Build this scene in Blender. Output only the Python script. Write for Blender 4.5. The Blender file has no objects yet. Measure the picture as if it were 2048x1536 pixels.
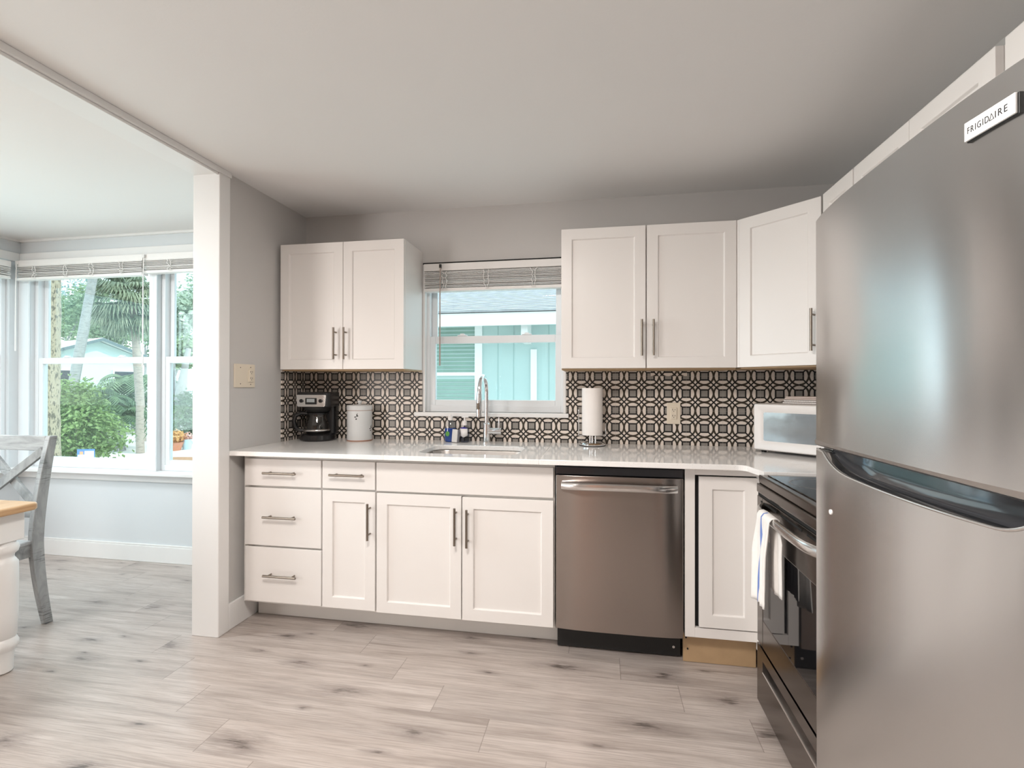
import bpy, bmesh, math, random
from mathutils import Vector, Matrix
random.seed(7)
PI = math.pi
C = bpy.context.scene.collection
scn = bpy.context.scene

# ------------------------------------------------------------------ camera
CF, YAW, PITCH, ROLL = 993.2, 0.1767, 0.0039, 0.0012
CAM = Vector((1.8751, -2.9219, 1.2474))
_c, _s = math.cos(YAW), math.sin(YAW)
_r0 = Vector((_c, _s, 0)); _f0 = Vector((-_s, _c, 0)); _u0 = Vector((0, 0, 1))
FW = _f0 * math.cos(PITCH) + _u0 * math.sin(PITCH)
_u1 = _u0 * math.cos(PITCH) - _f0 * math.sin(PITCH)
RT = _r0 * math.cos(ROLL) + _u1 * math.sin(ROLL)
UP = _u1 * math.cos(ROLL) - _r0 * math.sin(ROLL)
cam_d = bpy.data.cameras.new('camera')
cam = bpy.data.objects.new('camera', cam_d); C.objects.link(cam)
cam_d.sensor_width = 36; cam_d.lens = CF / 2048 * 36; cam_d.clip_start = 0.05; cam_d.clip_end = 300
m = Matrix((RT, UP, -FW)).transposed().to_4x4(); m.translation = CAM
cam.matrix_world = m
scn.camera = cam

# ------------------------------------------------------------------ world, sun, lights, exposure
EXPOSURE = 0.0
SKY = 2.9
SUN = 2.4
L_REAR = 122.0
L_CEIL = 52.0
L_DIN = 32.0
L_DCEIL = 27.0
scn.view_settings.view_transform = 'Standard'
scn.view_settings.look = 'None'
scn.view_settings.exposure = EXPOSURE
scn.view_settings.gamma = 1
scn.view_settings.use_curve_mapping = False
w = bpy.data.worlds.new('sky'); scn.world = w; w.use_nodes = True
wn = w.node_tree; wn.nodes.clear()
_o = wn.nodes.new('ShaderNodeOutputWorld'); _b = wn.nodes.new('ShaderNodeBackground')
_tc = wn.nodes.new('ShaderNodeTexCoord'); _n = wn.nodes.new('ShaderNodeTexNoise'); _rp = wn.nodes.new('ShaderNodeValToRGB')
_n.inputs['Scale'].default_value = 3.0; _n.inputs['Detail'].default_value = 6
_rp.color_ramp.elements[0].position = .40; _rp.color_ramp.elements[0].color = (.55, .80, 1, 1)
_rp.color_ramp.elements[1].position = .60; _rp.color_ramp.elements[1].color = (.95, .99, 1, 1)
wn.links.new(_tc.outputs['Generated'], _n.inputs['Vector']); wn.links.new(_n.outputs['Fac'], _rp.inputs[0])
wn.links.new(_rp.outputs[0], _b.inputs[0]); _b.inputs[1].default_value = SKY
wn.links.new(_b.outputs[0], _o.inputs[0])

def lamp(name, kind, energy, color, loc, direction, **kw):
    d = bpy.data.lights.new(name, kind); d.energy = energy; d.color = color
    for k, v in kw.items(): setattr(d, k, v)
    o = bpy.data.objects.new(name, d); C.objects.link(o); o.location = loc
    o.rotation_euler = Vector(direction).to_track_quat('-Z', 'Y').to_euler()
    return o
lamp('sun', 'SUN', SUN, (1, .95, .86), (9, -2, 9), (-.75, .10, -.72), angle=.02)
lamp('rear_fill', 'AREA', L_REAR, (1, .94, .90), (-2.36, -4.25, 1.35), (1, .55, 0.05), shape='RECTANGLE', size=2.0, size_y=1.8)  # added fill from the left rear, no window opening behind it
lamp('ceiling_fill', 'AREA', L_CEIL, (1, .93, .87), (1.3, -2.35, 2.30), (0, 0, -1), shape='DISK', size=.6)  # added overhead fill out of view, no fixture modelled
lamp('dining_ceiling_fill', 'AREA', L_DCEIL, (.92, .97, 1), (-1.35, -1.25, 2.31), (0, 0, -1), shape='DISK', size=.5)  # added fill to brighten the dining floor, no lamp hangs here
lamp('dining_side_fill', 'AREA', L_DIN, (.88, .95, 1), (-2.60, -1.90, 1.40), (1, .25, -0.02), shape='RECTANGLE', size=1.2, size_y=1.3)  # added fill outside the unseen side window, lifts the dining area

# ------------------------------------------------------------------ helpers
def at(px, py, d):                                   # a pixel of the photograph at a distance along the view axis
    return CAM + (FW + RT * ((px - 1024) / CF) - UP * ((py - 768) / CF)) * d

class MB:
    def __init__(s): s.v = []; s.f = []; s.m = []
    def add(s, vs, fs, mi=0):
        n = len(s.v); s.v += [tuple(p) for p in vs]
        for q in fs: s.f.append([n + i for i in q]); s.m.append(mi)
    def box(s, x0, x1, y0, y1, z0, z1, mi=0, M=None):
        vs = [Vector((x, y, z)) for z in (z0, z1) for y in (y0, y1) for x in (x0, x1)]
        if M is not None: vs = [M @ p for p in vs]
        s.add(vs, [(0, 2, 3, 1), (4, 5, 7, 6), (0, 1, 5, 4), (2, 6, 7, 3), (0, 4, 6, 2), (1, 3, 7, 5)], mi); return s
    def cyl(s, p0, p1, r0, r1=None, n=16, mi=0):
        return s.tube([p0, p1], [r0, r0 if r1 is None else r1], n, mi)
    def tube(s, pts, r, n=10, mi=0, close=False):
        pts = [Vector(p) for p in pts]; k = len(pts)
        rs = r if isinstance(r, (list, tuple)) else [r] * k
        ref = None; vs = []
        for i, p in enumerate(pts):
            if close: t = pts[(i + 1) % k] - pts[i - 1]
            else: t = pts[min(i + 1, k - 1)] - pts[max(i - 1, 0)]
            t.normalize()
            if ref is None: ref = Vector((0, 0, 1)) if abs(t.z) < .9 else Vector((1, 0, 0))
            a = (ref - t * ref.dot(t)).normalized(); b = t.cross(a); ref = a
            for j in range(n):
                an = 2 * PI * j / n; vs.append(p + (a * math.cos(an) + b * math.sin(an)) * rs[i])
        fs = []
        for i in range(k if close else k - 1):
            i2 = (i + 1) % k
            for j in range(n): fs.append((i * n + j, i * n + (j + 1) % n, i2 * n + (j + 1) % n, i2 * n + j))
        if not close: fs += [tuple(range(n))[::-1], tuple((k - 1) * n + j for j in range(n))]
        s.add(vs, fs, mi); return s
    def lathe(s, prof, c=(0, 0, 0), n=32, mi=0, cap=True, sx=1, sy=1):
        vs = []; k = len(prof)
        for r, z in prof:
            for j in range(n):
                a = 2 * PI * j / n; vs.append((c[0] + r * sx * math.cos(a), c[1] + r * sy * math.sin(a), c[2] + z))
        fs = [(i * n + j, i * n + (j + 1) % n, (i + 1) * n + (j + 1) % n, (i + 1) * n + j) for i in range(k - 1) for j in range(n)]
        if cap: fs += [tuple(range(n))[::-1], tuple((k - 1) * n + j for j in range(n))]
        s.add(vs, fs, mi); return s
    def prism(s, poly, a, b, ax='z', mi=0):
        n = len(poly)
        def P(u, v, t): return {'z': (u, v, t), 'y': (u, t, v), 'x': (t, u, v)}[ax]
        vs = [P(u, v, a) for u, v in poly] + [P(u, v, b) for u, v in poly]
        fs = [tuple(range(n))[::-1], tuple(range(n, 2 * n))] + [(i, (i + 1) % n, n + (i + 1) % n, n + i) for i in range(n)]
        s.add(vs, fs, mi); return s
    def ring(s, x0, x1, z0, z1, y0, y1, wl, wr, wb, wt, mi=0):   # a rectangular frame standing in the xz plane
        s.box(x0, x0 + wl, y0, y1, z0, z1, mi); s.box(x1 - wr, x1, y0, y1, z0, z1, mi)
        s.box(x0 + wl, x1 - wr, y0, y1, z0, z0 + wb, mi); s.box(x0 + wl, x1 - wr, y0, y1, z1 - wt, z1, mi); return s
    def shaker(s, x0, x1, z0, z1, y=0, t=.02, rail=.055, rec=.009, mi=0):
        a = [(x0, z0), (x1, z0), (x1, z1), (x0, z1)]
        q = rail; e = .004
        b = [(x0 + q, z0 + q), (x1 - q, z0 + q), (x1 - q, z1 - q), (x0 + q, z1 - q)]
        c_ = [(x0 + q + e, z0 + q + e), (x1 - q - e, z0 + q + e), (x1 - q - e, z1 - q - e), (x0 + q + e, z1 - q - e)]
        vs = [(u, y, v) for u, v in a] + [(u, y, v) for u, v in b] + [(u, y + rec, v) for u, v in c_] + [(u, y + t, v) for u, v in a]
        fs = []
        for i in range(4):
            j = (i + 1) % 4
            fs += [(i, j, 4 + j, 4 + i), (4 + i, 4 + j, 8 + j, 8 + i), (j, i, 12 + i, 12 + j)]
        fs += [(8, 9, 10, 11), (15, 14, 13, 12)]
        s.add(vs, fs, mi); return s

def obj(name, mb, mats, parent=None, bevel=0, smooth=None, seg=2, sub=0):
    me = bpy.data.meshes.new(name)
    me.from_pydata(mb.v, [], mb.f)
    bm = bmesh.new(); bm.from_mesh(me); bmesh.ops.recalc_face_normals(bm, faces=bm.faces); bm.to_mesh(me); bm.free()
    if not isinstance(mats, (list, tuple)): mats = [mats]
    for mt in mats: me.materials.append(mt)
    for p, mi in zip(me.polygons, mb.m): p.material_index = mi
    o = bpy.data.objects.new(name, me); C.objects.link(o)
    if smooth is not None:
        for p in me.polygons: p.use_smooth = True
        me.set_sharp_from_angle(angle=math.radians(smooth))
    if bevel:
        md = o.modifiers.new('bevel', 'BEVEL'); md.width = bevel; md.segments = seg; md.limit_method = 'ANGLE'; md.angle_limit = math.radians(40)
    if sub:
        md = o.modifiers.new('sub', 'SUBSURF'); md.levels = sub; md.render_levels = sub
    if parent: o.parent = parent
    return o
def tag(o, label, cat, group=None, kind=None):
    o['label'] = label; o['category'] = cat
    if group: o['group'] = group
    if kind: o['kind'] = kind
    return o
def thing(name, label, cat, loc=(0, 0, 0), rot=0, group=None, kind=None):
    o = bpy.data.objects.new(name, None); C.objects.link(o); o.empty_display_size = .1
    o.location = loc; o.rotation_euler = (0, 0, rot)
    return tag(o, label, cat, group, kind)
def struct(name, mb, mats, label, cat, bevel=0, parent=None, smooth=None):
    o = obj(name, mb, mats, parent, bevel, smooth); tag(o, label, cat, kind='structure'); return o
def part_label(o, text): o['label'] = text; return o

# ------------------------------------------------------------------ materials
class NT:
    def __init__(s, name):
        s.mat = bpy.data.materials.new(name); s.mat.use_nodes = True; s.t = s.mat.node_tree; s.t.nodes.clear()
        s.out = s.n('ShaderNodeOutputMaterial')
    def n(s, typ, **kw):
        nd = s.t.nodes.new(typ)
        for k, v in kw.items(): setattr(nd, k, v)
        return nd
    def L(s, a, b): s.t.links.new(a, b)
    def val(s, sock, v):
        if isinstance(v, bpy.types.NodeSocket): s.L(v, sock)
        elif v is not None: sock.default_value = v
    def m(s, op, a, b=None, c=None):
        nd = s.n('ShaderNodeMath', operation=op)
        for i, v in enumerate((a, b, c)): s.val(nd.inputs[i], v)
        return nd.outputs[0]
    def mix(s, f, a, b):
        nd = s.n('ShaderNodeMix', data_type='RGBA'); s.val(nd.inputs[0], f)
        for i, v in ((6, a), (7, b)): s.val(nd.inputs[i], tuple(v) + (1,) if isinstance(v, (tuple, list)) and len(v) == 3 else v)
        return nd.outputs[2]
    def noise(s, scale, vec=None, detail=4, rough=.5, dist=0):
        nd = s.n('ShaderNodeTexNoise'); nd.inputs['Scale'].default_value = scale; nd.inputs['Detail'].default_value = detail
        nd.inputs['Roughness'].default_value = rough; nd.inputs['Distortion'].default_value = dist
        if vec is not None: s.L(vec, nd.inputs['Vector'])
        return nd.outputs['Fac']
    def ramp(s, f, stops):
        nd = s.n('ShaderNodeValToRGB'); e = nd.color_ramp.elements
        while len(e) < len(stops): e.new(.5)
        for el, (p, c) in zip(e, stops): el.position = p; el.color = tuple(c) + (1,)
        s.L(f, nd.inputs[0]); return nd.outputs[0]
    def step(s, f, a, b):
        nd = s.n('ShaderNodeMapRange', interpolation_type='SMOOTHSTEP')
        s.L(f, nd.inputs[0]); nd.inputs[1].default_value = a; nd.inputs[2].default_value = b; return nd.outputs[0]
    def pos(s): return s.n('ShaderNodeNewGeometry').outputs['Position']
    def ob(s): return s.n('ShaderNodeTexCoord').outputs['Object']
    def xyz(s, v):
        nd = s.n('ShaderNodeSeparateXYZ'); s.L(v, nd.inputs[0]); return nd.outputs
    def vec(s, x, y, z):
        nd = s.n('ShaderNodeCombineXYZ')
        for i, v in enumerate((x, y, z)): s.val(nd.inputs[i], v)
        return nd.outputs[0]
    def scale(s, v, sc):
        nd = s.n('ShaderNodeMapping'); s.L(v, nd.inputs[0]); nd.inputs['Scale'].default_value = sc; return nd.outputs[0]
    def bsdf(s, col, rough=.5, metal=0, bump=None, bstr=.1, bdist=.01, **kw):
        p = s.n('ShaderNodeBsdfPrincipled')
        s.val(p.inputs['Base Color'], tuple(col) + (1,) if isinstance(col, (tuple, list)) and len(col) == 3 else col)
        s.val(p.inputs['Roughness'], rough); s.val(p.inputs['Metallic'], metal)
        for k, v in kw.items(): s.val(p.inputs[k.replace('_', ' ')], v)
        if bump is not None:
            b = s.n('ShaderNodeBump'); b.inputs['Strength'].default_value = bstr; b.inputs['Distance'].default_value = bdist
            s.L(bump, b.inputs['Height']); s.L(b.outputs[0], p.inputs['Normal'])
        s.L(p.outputs[0], s.out.inputs[0]); s.p = p
        return s.mat

def paint(name, col, rough=.45, var=.03, scale=6, bump=.03, bscale=250, **kw):
    t = NT(name); v = t.ob()
    f = t.noise(scale, v, 3)
    c = t.mix(f, tuple(x * (1 - var) for x in col), tuple(min(1, x * (1 + var)) for x in col))
    return t.bsdf(c, rough, bump=t.noise(bscale, v, 2), bstr=bump, bdist=.002, **kw)
def metal(name, col, rough=.25, streak=None, var=.05, aniso=0, arot=0):
    t = NT(name); v = t.ob()
    sv = t.scale(v, streak) if streak else v
    f = t.noise(1 if streak else 30, sv, 5)
    c = t.mix(f, tuple(x * (1 - var) for x in col), tuple(min(1, x * (1 + var)) for x in col))
    r = t.m('MULTIPLY_ADD', f, rough * (.04 if aniso else .25), rough * (.98 if aniso else .88))
    mt = t.bsdf(c, r, 1)
    if aniso:
        t.p.inputs['Anisotropic'].default_value = aniso; t.p.inputs['Anisotropic Rotation'].default_value = arot
        tg = t.n('ShaderNodeTangent', direction_type='RADIAL', axis='Z'); t.L(tg.outputs[0], t.p.inputs['Tangent'])
    return mt
def glass(name, tint=(.93, .98, .97), ior=1.45, gloss=1.0):
    t = NT(name)
    tr = t.n('ShaderNodeBsdfTransparent'); tr.inputs[0].default_value = tint + (1,)
    gl = t.n('ShaderNodeBsdfGlossy'); gl.inputs['Roughness'].default_value = .02
    lw_ = t.n('ShaderNodeLayerWeight'); lw_.inputs[0].default_value = .5
    f0 = ((ior - 1) / (ior + 1)) ** 2
    f = t.m('MULTIPLY_ADD', t.m('POWER', lw_.outputs['Facing'], 5.0), (1 - f0) * gloss, f0 * gloss)
    f = t.m('ADD', f, t.m('MULTIPLY', t.step(t.noise(4, t.ob(), 4), .5, .8), .01))
    mx = t.n('ShaderNodeMixShader'); t.L(f, mx.inputs[0]); t.L(tr.outputs[0], mx.inputs[1]); t.L(gl.outputs[0], mx.inputs[2])
    t.L(mx.outputs[0], t.out.inputs[0]); return t.mat

M = {}
M['ceiling'] = paint('ceiling paint', (.80, .79, .78), .75, .015, 1.5, .15, 90)
M['wall'] = paint('grey wall paint', (.56, .545, .53), .6, .02, 2, .12, 120)
M['wall_d'] = paint('dining wall paint', (.66, .69, .71), .6, .015, 2, .1, 120)
M['trim'] = paint('white trim paint', (.80, .795, .785), .35, .02, 5, .03)
M['cab'] = paint('white cabinet lacquer', (.80, .77, .745), .32, .012, 3, .015)
M['carc'] = paint('cabinet carcass', (.74, .72, .69), .4, .02)
M['ply'] = paint('raw plywood', (.44, .30, .17), .6, .15, 14, .1, 60)
M['white'] = paint('white plastic', (.82, .79, .77), .3, .01)
M['vinyl'] = paint('white window vinyl', (.78, .81, .83), .3, .01)
M['blind'] = paint('blind slats', (.80, .78, .76), .4, .02)
M['ivory'] = paint('ivory plastic', (.74, .66, .54), .35, .02)
M['black'] = paint('black plastic', (.012, .012, .013), .25, .1)
M['blackm'] = paint('matt black', (.01, .01, .01), .55, .1)
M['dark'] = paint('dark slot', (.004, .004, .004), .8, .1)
M['gap'] = paint('shadow gap filler', (.10, .085, .07), .8, .1)
M['quartz'] = None
M['chrome'] = metal('chrome', (.82, .82, .83), .07)
M['nickel'] = metal('brushed nickel', (.26, .225, .19), .30, (60, 60, 60))
M['steel'] = metal('stainless front', (.38, .34, .315), .25, (.6, .6, 60), .008, .85, .25)
M['steel_f'] = metal('fridge steel', (.655, .655, .655), .23, (.6, .6, 60), .006, .85, .25)
M['steel_r'] = metal('black stainless', (.17, .15, .138), .20, (1.5, 1.5, 200), .05)
M['sink'] = metal('sink steel', (.50, .48, .46), .3)
M['silver'] = metal('satin silver', (.74, .73, .72), .22)
M['bglass'] = paint('black glass', (.006, .006, .007), .03, .1, 3, 0)
M['gloss'] = paint('gloss dark grey', (.035, .037, .042), .08, .05, 3, 0)
M['glass'] = glass('window glass')
M['cglass'] = glass('carafe glass', (.80, .78, .76), 1.5, 1.5)
M['clear'] = glass('clear plastic', (.93, .95, .96), 1.45, 1.2)
M['paper'] = paint('paper towel', (.84, .80, .77), .9, .02, 20, .3, 120)
M['tin'] = paint('enamel', (.66, .67, .67), .35, .06, 12, .02)

def quartz():
    t = NT('white quartz'); v = t.pos()
    f = t.noise(260, v, 2); g = t.noise(5, v, 4)
    c = t.mix(t.step(f, .62, .74), (.90, .885, .87), (.64, .60, .58))
    c = t.mix(t.m('MULTIPLY', g, .15), c, (.76, .74, .72))
    return t.bsdf(c, .10)
M['quartz'] = quartz()

def tile(name, left):
    p = .0972
    t = NT(name); x, y, z = t.xyz(t.pos())
    if left: s = t.m('DIVIDE', t.m('ADD', y, .250), .0835)
    else: s = t.m('DIVIDE', t.m('SUBTRACT', x, 1.9585), p)
    q = t.m('DIVIDE', t.m('SUBTRACT', z, 1.1085), p)
    if not left:   # one odd tile in the cut top course
        odd = t.m('MULTIPLY', t.m('MULTIPLY', t.m('GREATER_THAN', z, 1.304), t.m('GREATER_THAN', x, 2.155)), t.m('LESS_THAN', x, 2.352))
        q = t.m('MULTIPLY_ADD', odd, .55, q)
    fu = t.m('SUBTRACT', s, t.m('ROUND', s)); fv = t.m('SUBTRACT', q, t.m('ROUND', q))
    au = t.m('ABSOLUTE', fu); av = t.m('ABSOLUTE', fv)
    mx = t.m('MAXIMUM', au, av)
    rr = t.m('SQRT', t.m('ADD', t.m('MULTIPLY', fu, fu), t.m('MULTIPLY', fv, fv)))
    wob = t.m('MULTIPLY', t.m('SUBTRACT', t.noise(160, t.pos(), 2), .5), .03)
    circ = t.m('SUBTRACT', 1, t.step(t.m('ABSOLUTE', t.m('ADD', t.m('SUBTRACT', rr, .492), wob)), .038, .064))
    sq = t.m('SUBTRACT', 1, t.step(t.m('ABSOLUTE', t.m('SUBTRACT', mx, .215)), .034, .050))
    dg = t.m('SUBTRACT', 1, t.step(t.m('ABSOLUTE', t.m('SUBTRACT', au, av)), .042, .066))
    dg = t.m('MULTIPLY', dg, t.m('GREATER_THAN', mx, .2))
    inn = t.m('LESS_THAN', mx, .215)
    wv = t.m('SINE', t.m('MULTIPLY', s, 95.0))
    grey = t.mix(t.step(wv, -.6, .6), (.20, .185, .165), (.33, .31, .285))
    n = t.noise(30, t.pos(), 4)
    cream = t.mix(n, (.70, .62, .55), (.80, .72, .65))
    c = t.mix(inn, cream, grey)
    c = t.mix(circ, c, (.036, .028, .018))
    c = t.mix(t.m('MAXIMUM', sq, dg), c, (.008, .008, .008))
    def seam(v, ph=0):
        h = t.m('MULTIPLY', v, .5)
        if ph: h = t.m('ADD', h, ph)
        return t.m('SUBTRACT', 1, t.step(t.m('ABSOLUTE', t.m('SUBTRACT', h, t.m('ROUND', h))), .003, .0055))
    g = t.m('MAXIMUM', seam(s), seam(q))
    c = t.mix(t.m('MULTIPLY', g, .55), c, (.42, .38, .34))
    return t.bsdf(c, .36, bump=t.m('SUBTRACT', 1, g), bstr=.25, bdist=.001)
M['tile'] = tile('patterned tile', False); M['tile_l'] = tile('patterned tile return', True)

def floor_mat():
    t = NT('grey oak planks'); x, y, z = t.xyz(t.pos())
    v = t.m('DIVIDE', t.m('SUBTRACT', -.588, y), .1712)
    row = t.m('FLOOR', v); fv = t.m('SUBTRACT', v, row)
    u = t.m('DIVIDE', t.m('SUBTRACT', t.m('SUBTRACT', x, .77), t.m('MULTIPLY', row, .232)), 1.19)
    col = t.m('FLOOR', u); fu = t.m('SUBTRACT', u, col)
    wn_ = t.n('ShaderNodeTexWhiteNoise', noise_dimensions='2D'); t.L(t.vec(row, col, 0), wn_.inputs['Vector'])
    rnd = wn_.outputs['Value']; r3 = t.xyz(wn_.outputs['Color'])
    ox = t.m('MULTIPLY', r3[0], 37.); oy = t.m('MULTIPLY', r3[1], 23.)
    lx = t.m('ADD', x, ox); ly = t.m('ADD', y, oy)
    fine = t.noise(1, t.vec(t.m('MULTIPLY', lx, 5.), t.m('MULTIPLY', ly, 190.), 0), 4, .6, .3)
    mid = t.noise(1, t.vec(t.m('MULTIPLY', lx, 1.6), t.m('MULTIPLY', ly, 22.), 0), 5, .6, .8)
    big = t.noise(1, t.vec(t.m('MULTIPLY', lx, 1.3), t.m('MULTIPLY', ly, 7.), 0), 3, .5, .4)
    base = t.ramp(mid, [(.25, (.28, .235, .21)), (.45, (.44, .382, .348)), (.7, (.54, .482, .448))])
    c = t.mix(t.m('MULTIPLY', t.step(fine, .42, .66), .5), base, (.27, .225, .20))
    streak0 = t.step(t.noise(1, t.vec(t.m('MULTIPLY', lx, 3.), t.m('MULTIPLY', ly, 75.), 9), 4, .7), .4, .6)
    c = t.mix(t.m('MULTIPLY', t.step(big, .52, .72), t.m('MULTIPLY_ADD', streak0, .45, .15)), c, (.29, .25, .23))
    # knots: streaky dark eyes at plank-local places, each kept or dropped at random
    wx = t.m('MULTIPLY', t.m('SUBTRACT', t.noise(1, t.vec(t.m('MULTIPLY', lx, 9.), t.m('MULTIPLY', ly, 60.), 0), 4, .65), .5), 2.6)
    wy = t.m('MULTIPLY', t.m('SUBTRACT', t.noise(1, t.vec(t.m('MULTIPLY', lx, 12.), t.m('MULTIPLY', ly, 30.), 3.3), 3, .6), .5), 1.5)
    streak = t.step(t.noise(1, t.vec(t.m('MULTIPLY', lx, 7.), t.m('MULTIPLY', ly, 130.), 5), 4, .7), .35, .62)
    for i, (ku, kv, sx, sy, pr) in enumerate([(.13, .50, .110, .30, .50), (.42, .35, .040, .085, .55), (.64, .60, .085, .20, .55), (.86, .40, .035, .07, .5)]):
        w1 = t.n('ShaderNodeTexWhiteNoise', noise_dimensions='3D'); t.L(t.vec(row, col, i + .5), w1.inputs['Vector'])
        keep = t.m('LESS_THAN', w1.outputs['Value'], pr)
        jc = t.xyz(w1.outputs['Color'])
        du = t.m('ADD', t.m('DIVIDE', t.m('SUBTRACT', fu, t.m('MULTIPLY_ADD', jc[1], .30, ku - .15)), t.m('MULTIPLY', t.m('MULTIPLY_ADD', jc[0], .9, .55), sx)), wx)
        dv = t.m('ADD', t.m('DIVIDE', t.m('SUBTRACT', fv, t.m('MULTIPLY_ADD', jc[2], .3, kv - .15)), sy), wy)
        r = t.m('SQRT', t.m('ADD', t.m('MULTIPLY', du, du), t.m('MULTIPLY', dv, dv)))
        halo = t.m('MULTIPLY', t.m('SUBTRACT', 1, t.step(r, .1, 1.9)), t.m('MULTIPLY', keep, t.m('MULTIPLY_ADD', streak, .50, .25)))
        core = t.m('MULTIPLY', t.m('SUBTRACT', 1, t.step(r, .0, .62)), t.m('MULTIPLY', keep, t.m('MULTIPLY_ADD', streak, .55, .40)))
        c = t.mix(halo, c, (.21, .175, .16)); c = t.mix(core, c, (.075, .06, .052))
    tone = t.m('MULTIPLY_ADD', rnd, .10, .96)
    hsv = t.n('ShaderNodeHueSaturation'); t.L(c, hsv.inputs['Color']); t.L(tone, hsv.inputs['Value']); c = hsv.outputs[0]
    eu = t.m('MULTIPLY', t.m('MINIMUM', fu, t.m('SUBTRACT', 1, fu)), 1.19); ev = t.m('MULTIPLY', t.m('MINIMUM', fv, t.m('SUBTRACT', 1, fv)), .1712)
    g1 = t.m('SUBTRACT', 1, t.step(eu, .0008, .002)); g2 = t.m('MULTIPLY', t.m('SUBTRACT', 1, t.step(ev, .0005, .0015)), .35)
    g = t.m('MAXIMUM', g1, g2)
    c = t.mix(t.m('MULTIPLY', g, .6), c, (.16, .13, .11))
    return t.bsdf(c, t.m('MULTIPLY_ADD', fine, .15, .22), bump=t.m('SUBTRACT', fine, g), bstr=.06, bdist=.002)
M['floor'] = floor_mat()

def wood(name, c0, c1, axis_scale, rough=.5, saw=0):
    t = NT(name); v = t.ob()
    f = t.noise(1, t.scale(v, axis_scale), 5, .6, .5)
    c = t.ramp(f, [(.3, c0), (.62, c1)])
    if saw:
        w_ = t.noise(1, t.scale(v, (14, 14, 170)), 3, .6); k = t.noise(7, v, 3)
        c = t.mix(t.m('MULTIPLY', t.m('MULTIPLY', t.step(w_, .52, .66), t.step(k, .46, .6)), saw), c, tuple(x * .3 for x in c0))
    return t.bsdf(c, rough, bump=f, bstr=.15, bdist=.003)
M['chair'] = wood('weathered grey wood', (.17, .175, .175), (.36, .365, .365), (16, 16, 5), .6, .75)
M['chair_h'] = wood('weathered grey rail', (.20, .205, .205), (.40, .405, .41), (4, 20, 26), .6, .2)
M['oak'] = wood('butcher block', (.42, .24, .11), (.66, .45, .26), (30, 3, 30), .3)
M['fabric'] = paint('white towel cloth', (.80, .77, .74), .95, .04, 40, .5, 500)
M['bark'] = None

# ------------------------------------------------------------------ room shell
RX = 3.11; DX = -2.42; DY = .10; ZC = 2.333; REAR = -5.6
struct('floor', MB().box(DX - .1, RX + .12, REAR - .1, .22, -.05, 0), M['floor'], 'grey oak plank floor running through kitchen and dining area', 'floor')
cb = MB().box(DX - .12, RX + .12, REAR - .12, .25, ZC, ZC + .12)
struct('ceiling', cb, M['ceiling'], 'plain white ceiling over kitchen and dining area', 'ceiling')
struct('trim_8', MB().box(DX - .6, RX + .6, REAR - .3, .75, ZC + .12, ZC + .25), M['trim'], 'white roof slab with eaves above the house', 'roof')
# kitchen back wall with the window opening
KX0, KX1, KZ0, KZ1 = .795, 1.672, 1.087, 2.003
wb = MB()
wb.box(-.0, KX0, 0, .14, 0, ZC); wb.box(KX1, RX + .12, 0, .14, 0, ZC); wb.box(KX0, KX1, 0, .14, 0, KZ0); wb.box(KX0, KX1, 0, .14, KZ1, ZC)
struct('wall_back', wb, M['wall'], 'grey kitchen back wall around the sink window', 'wall')
# stub wall between kitchen and dining area, and the header over the opening
struct('wall_left', MB().box(-.13, 0, -.745, DY + .1, 0, ZC) , M['wall'], 'grey stub wall left of the base cabinets beside the opening', 'wall')
struct('trim_1', MB().box(-.135, .006, -.757, -.745, 0, 2.306), M['trim'], 'white jamb board on the end of the stub wall', 'trim', .002)
struct('trim_2', MB().box(0, .016, -.757, -.684, 0, 2.306), M['trim'], 'white upright casing on the stub wall edge', 'trim', .004)
struct('trim_3', MB().box(0, .018, -3.1, -.676, 2.306, ZC).box(0, .008, -3.1, -.757, 2.294, 2.306), M['trim'], 'white head casing along the ceiling over the opening', 'trim', .003)
struct('wall_header', MB().box(-.13, 0, -3.1, -.745, 2.300, ZC), M['trim'], 'white header beam across the top of the dining opening', 'wall')
struct('baseboard_left', MB().box(0, .014, -.684, -.03, 0, .135), M['trim'], 'white baseboard at the foot of the stub wall', 'baseboard', .004)
struct('wall_right', MB().box(RX, RX + .12, REAR, 0, 0, ZC), M['wall'], 'grey right kitchen wall behind range and refrigerator', 'wall')
struct('wall_rear', MB().box(DX - .1, RX + .12, REAR - .12, REAR, 0, ZC), paint('warm rear wall', (.40, .33, .29), .6), 'warm beige wall behind the camera', 'wall')
t = thing('door_1', 'salmon stained wood door in the rear wall behind the camera', 'door', (.95, REAR, 0), 0, kind='structure')
M['doorw'] = paint('salmon wood', (.74, .38, .25), .45, .1, 5)
obj('slab', MB().box(0, .80, 0, .04, .005, 2.03), M['doorw'], t, .004)
obj('casing', MB().box(-.08, 0, 0, .02, 0, 2.10).box(.80, .88, 0, .02, 0, 2.10).box(0, .80, 0, .02, 2.035, 2.10), M['trim'], t)
obj('knob', MB().tube([(.73, .04, 1.0), (.73, .07, 1.0), (.73, .075, 1.0), (.73, .10, 1.0)], [.012, .012, .028, .02], 14), M['nickel'], t, 0, 40)
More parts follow.
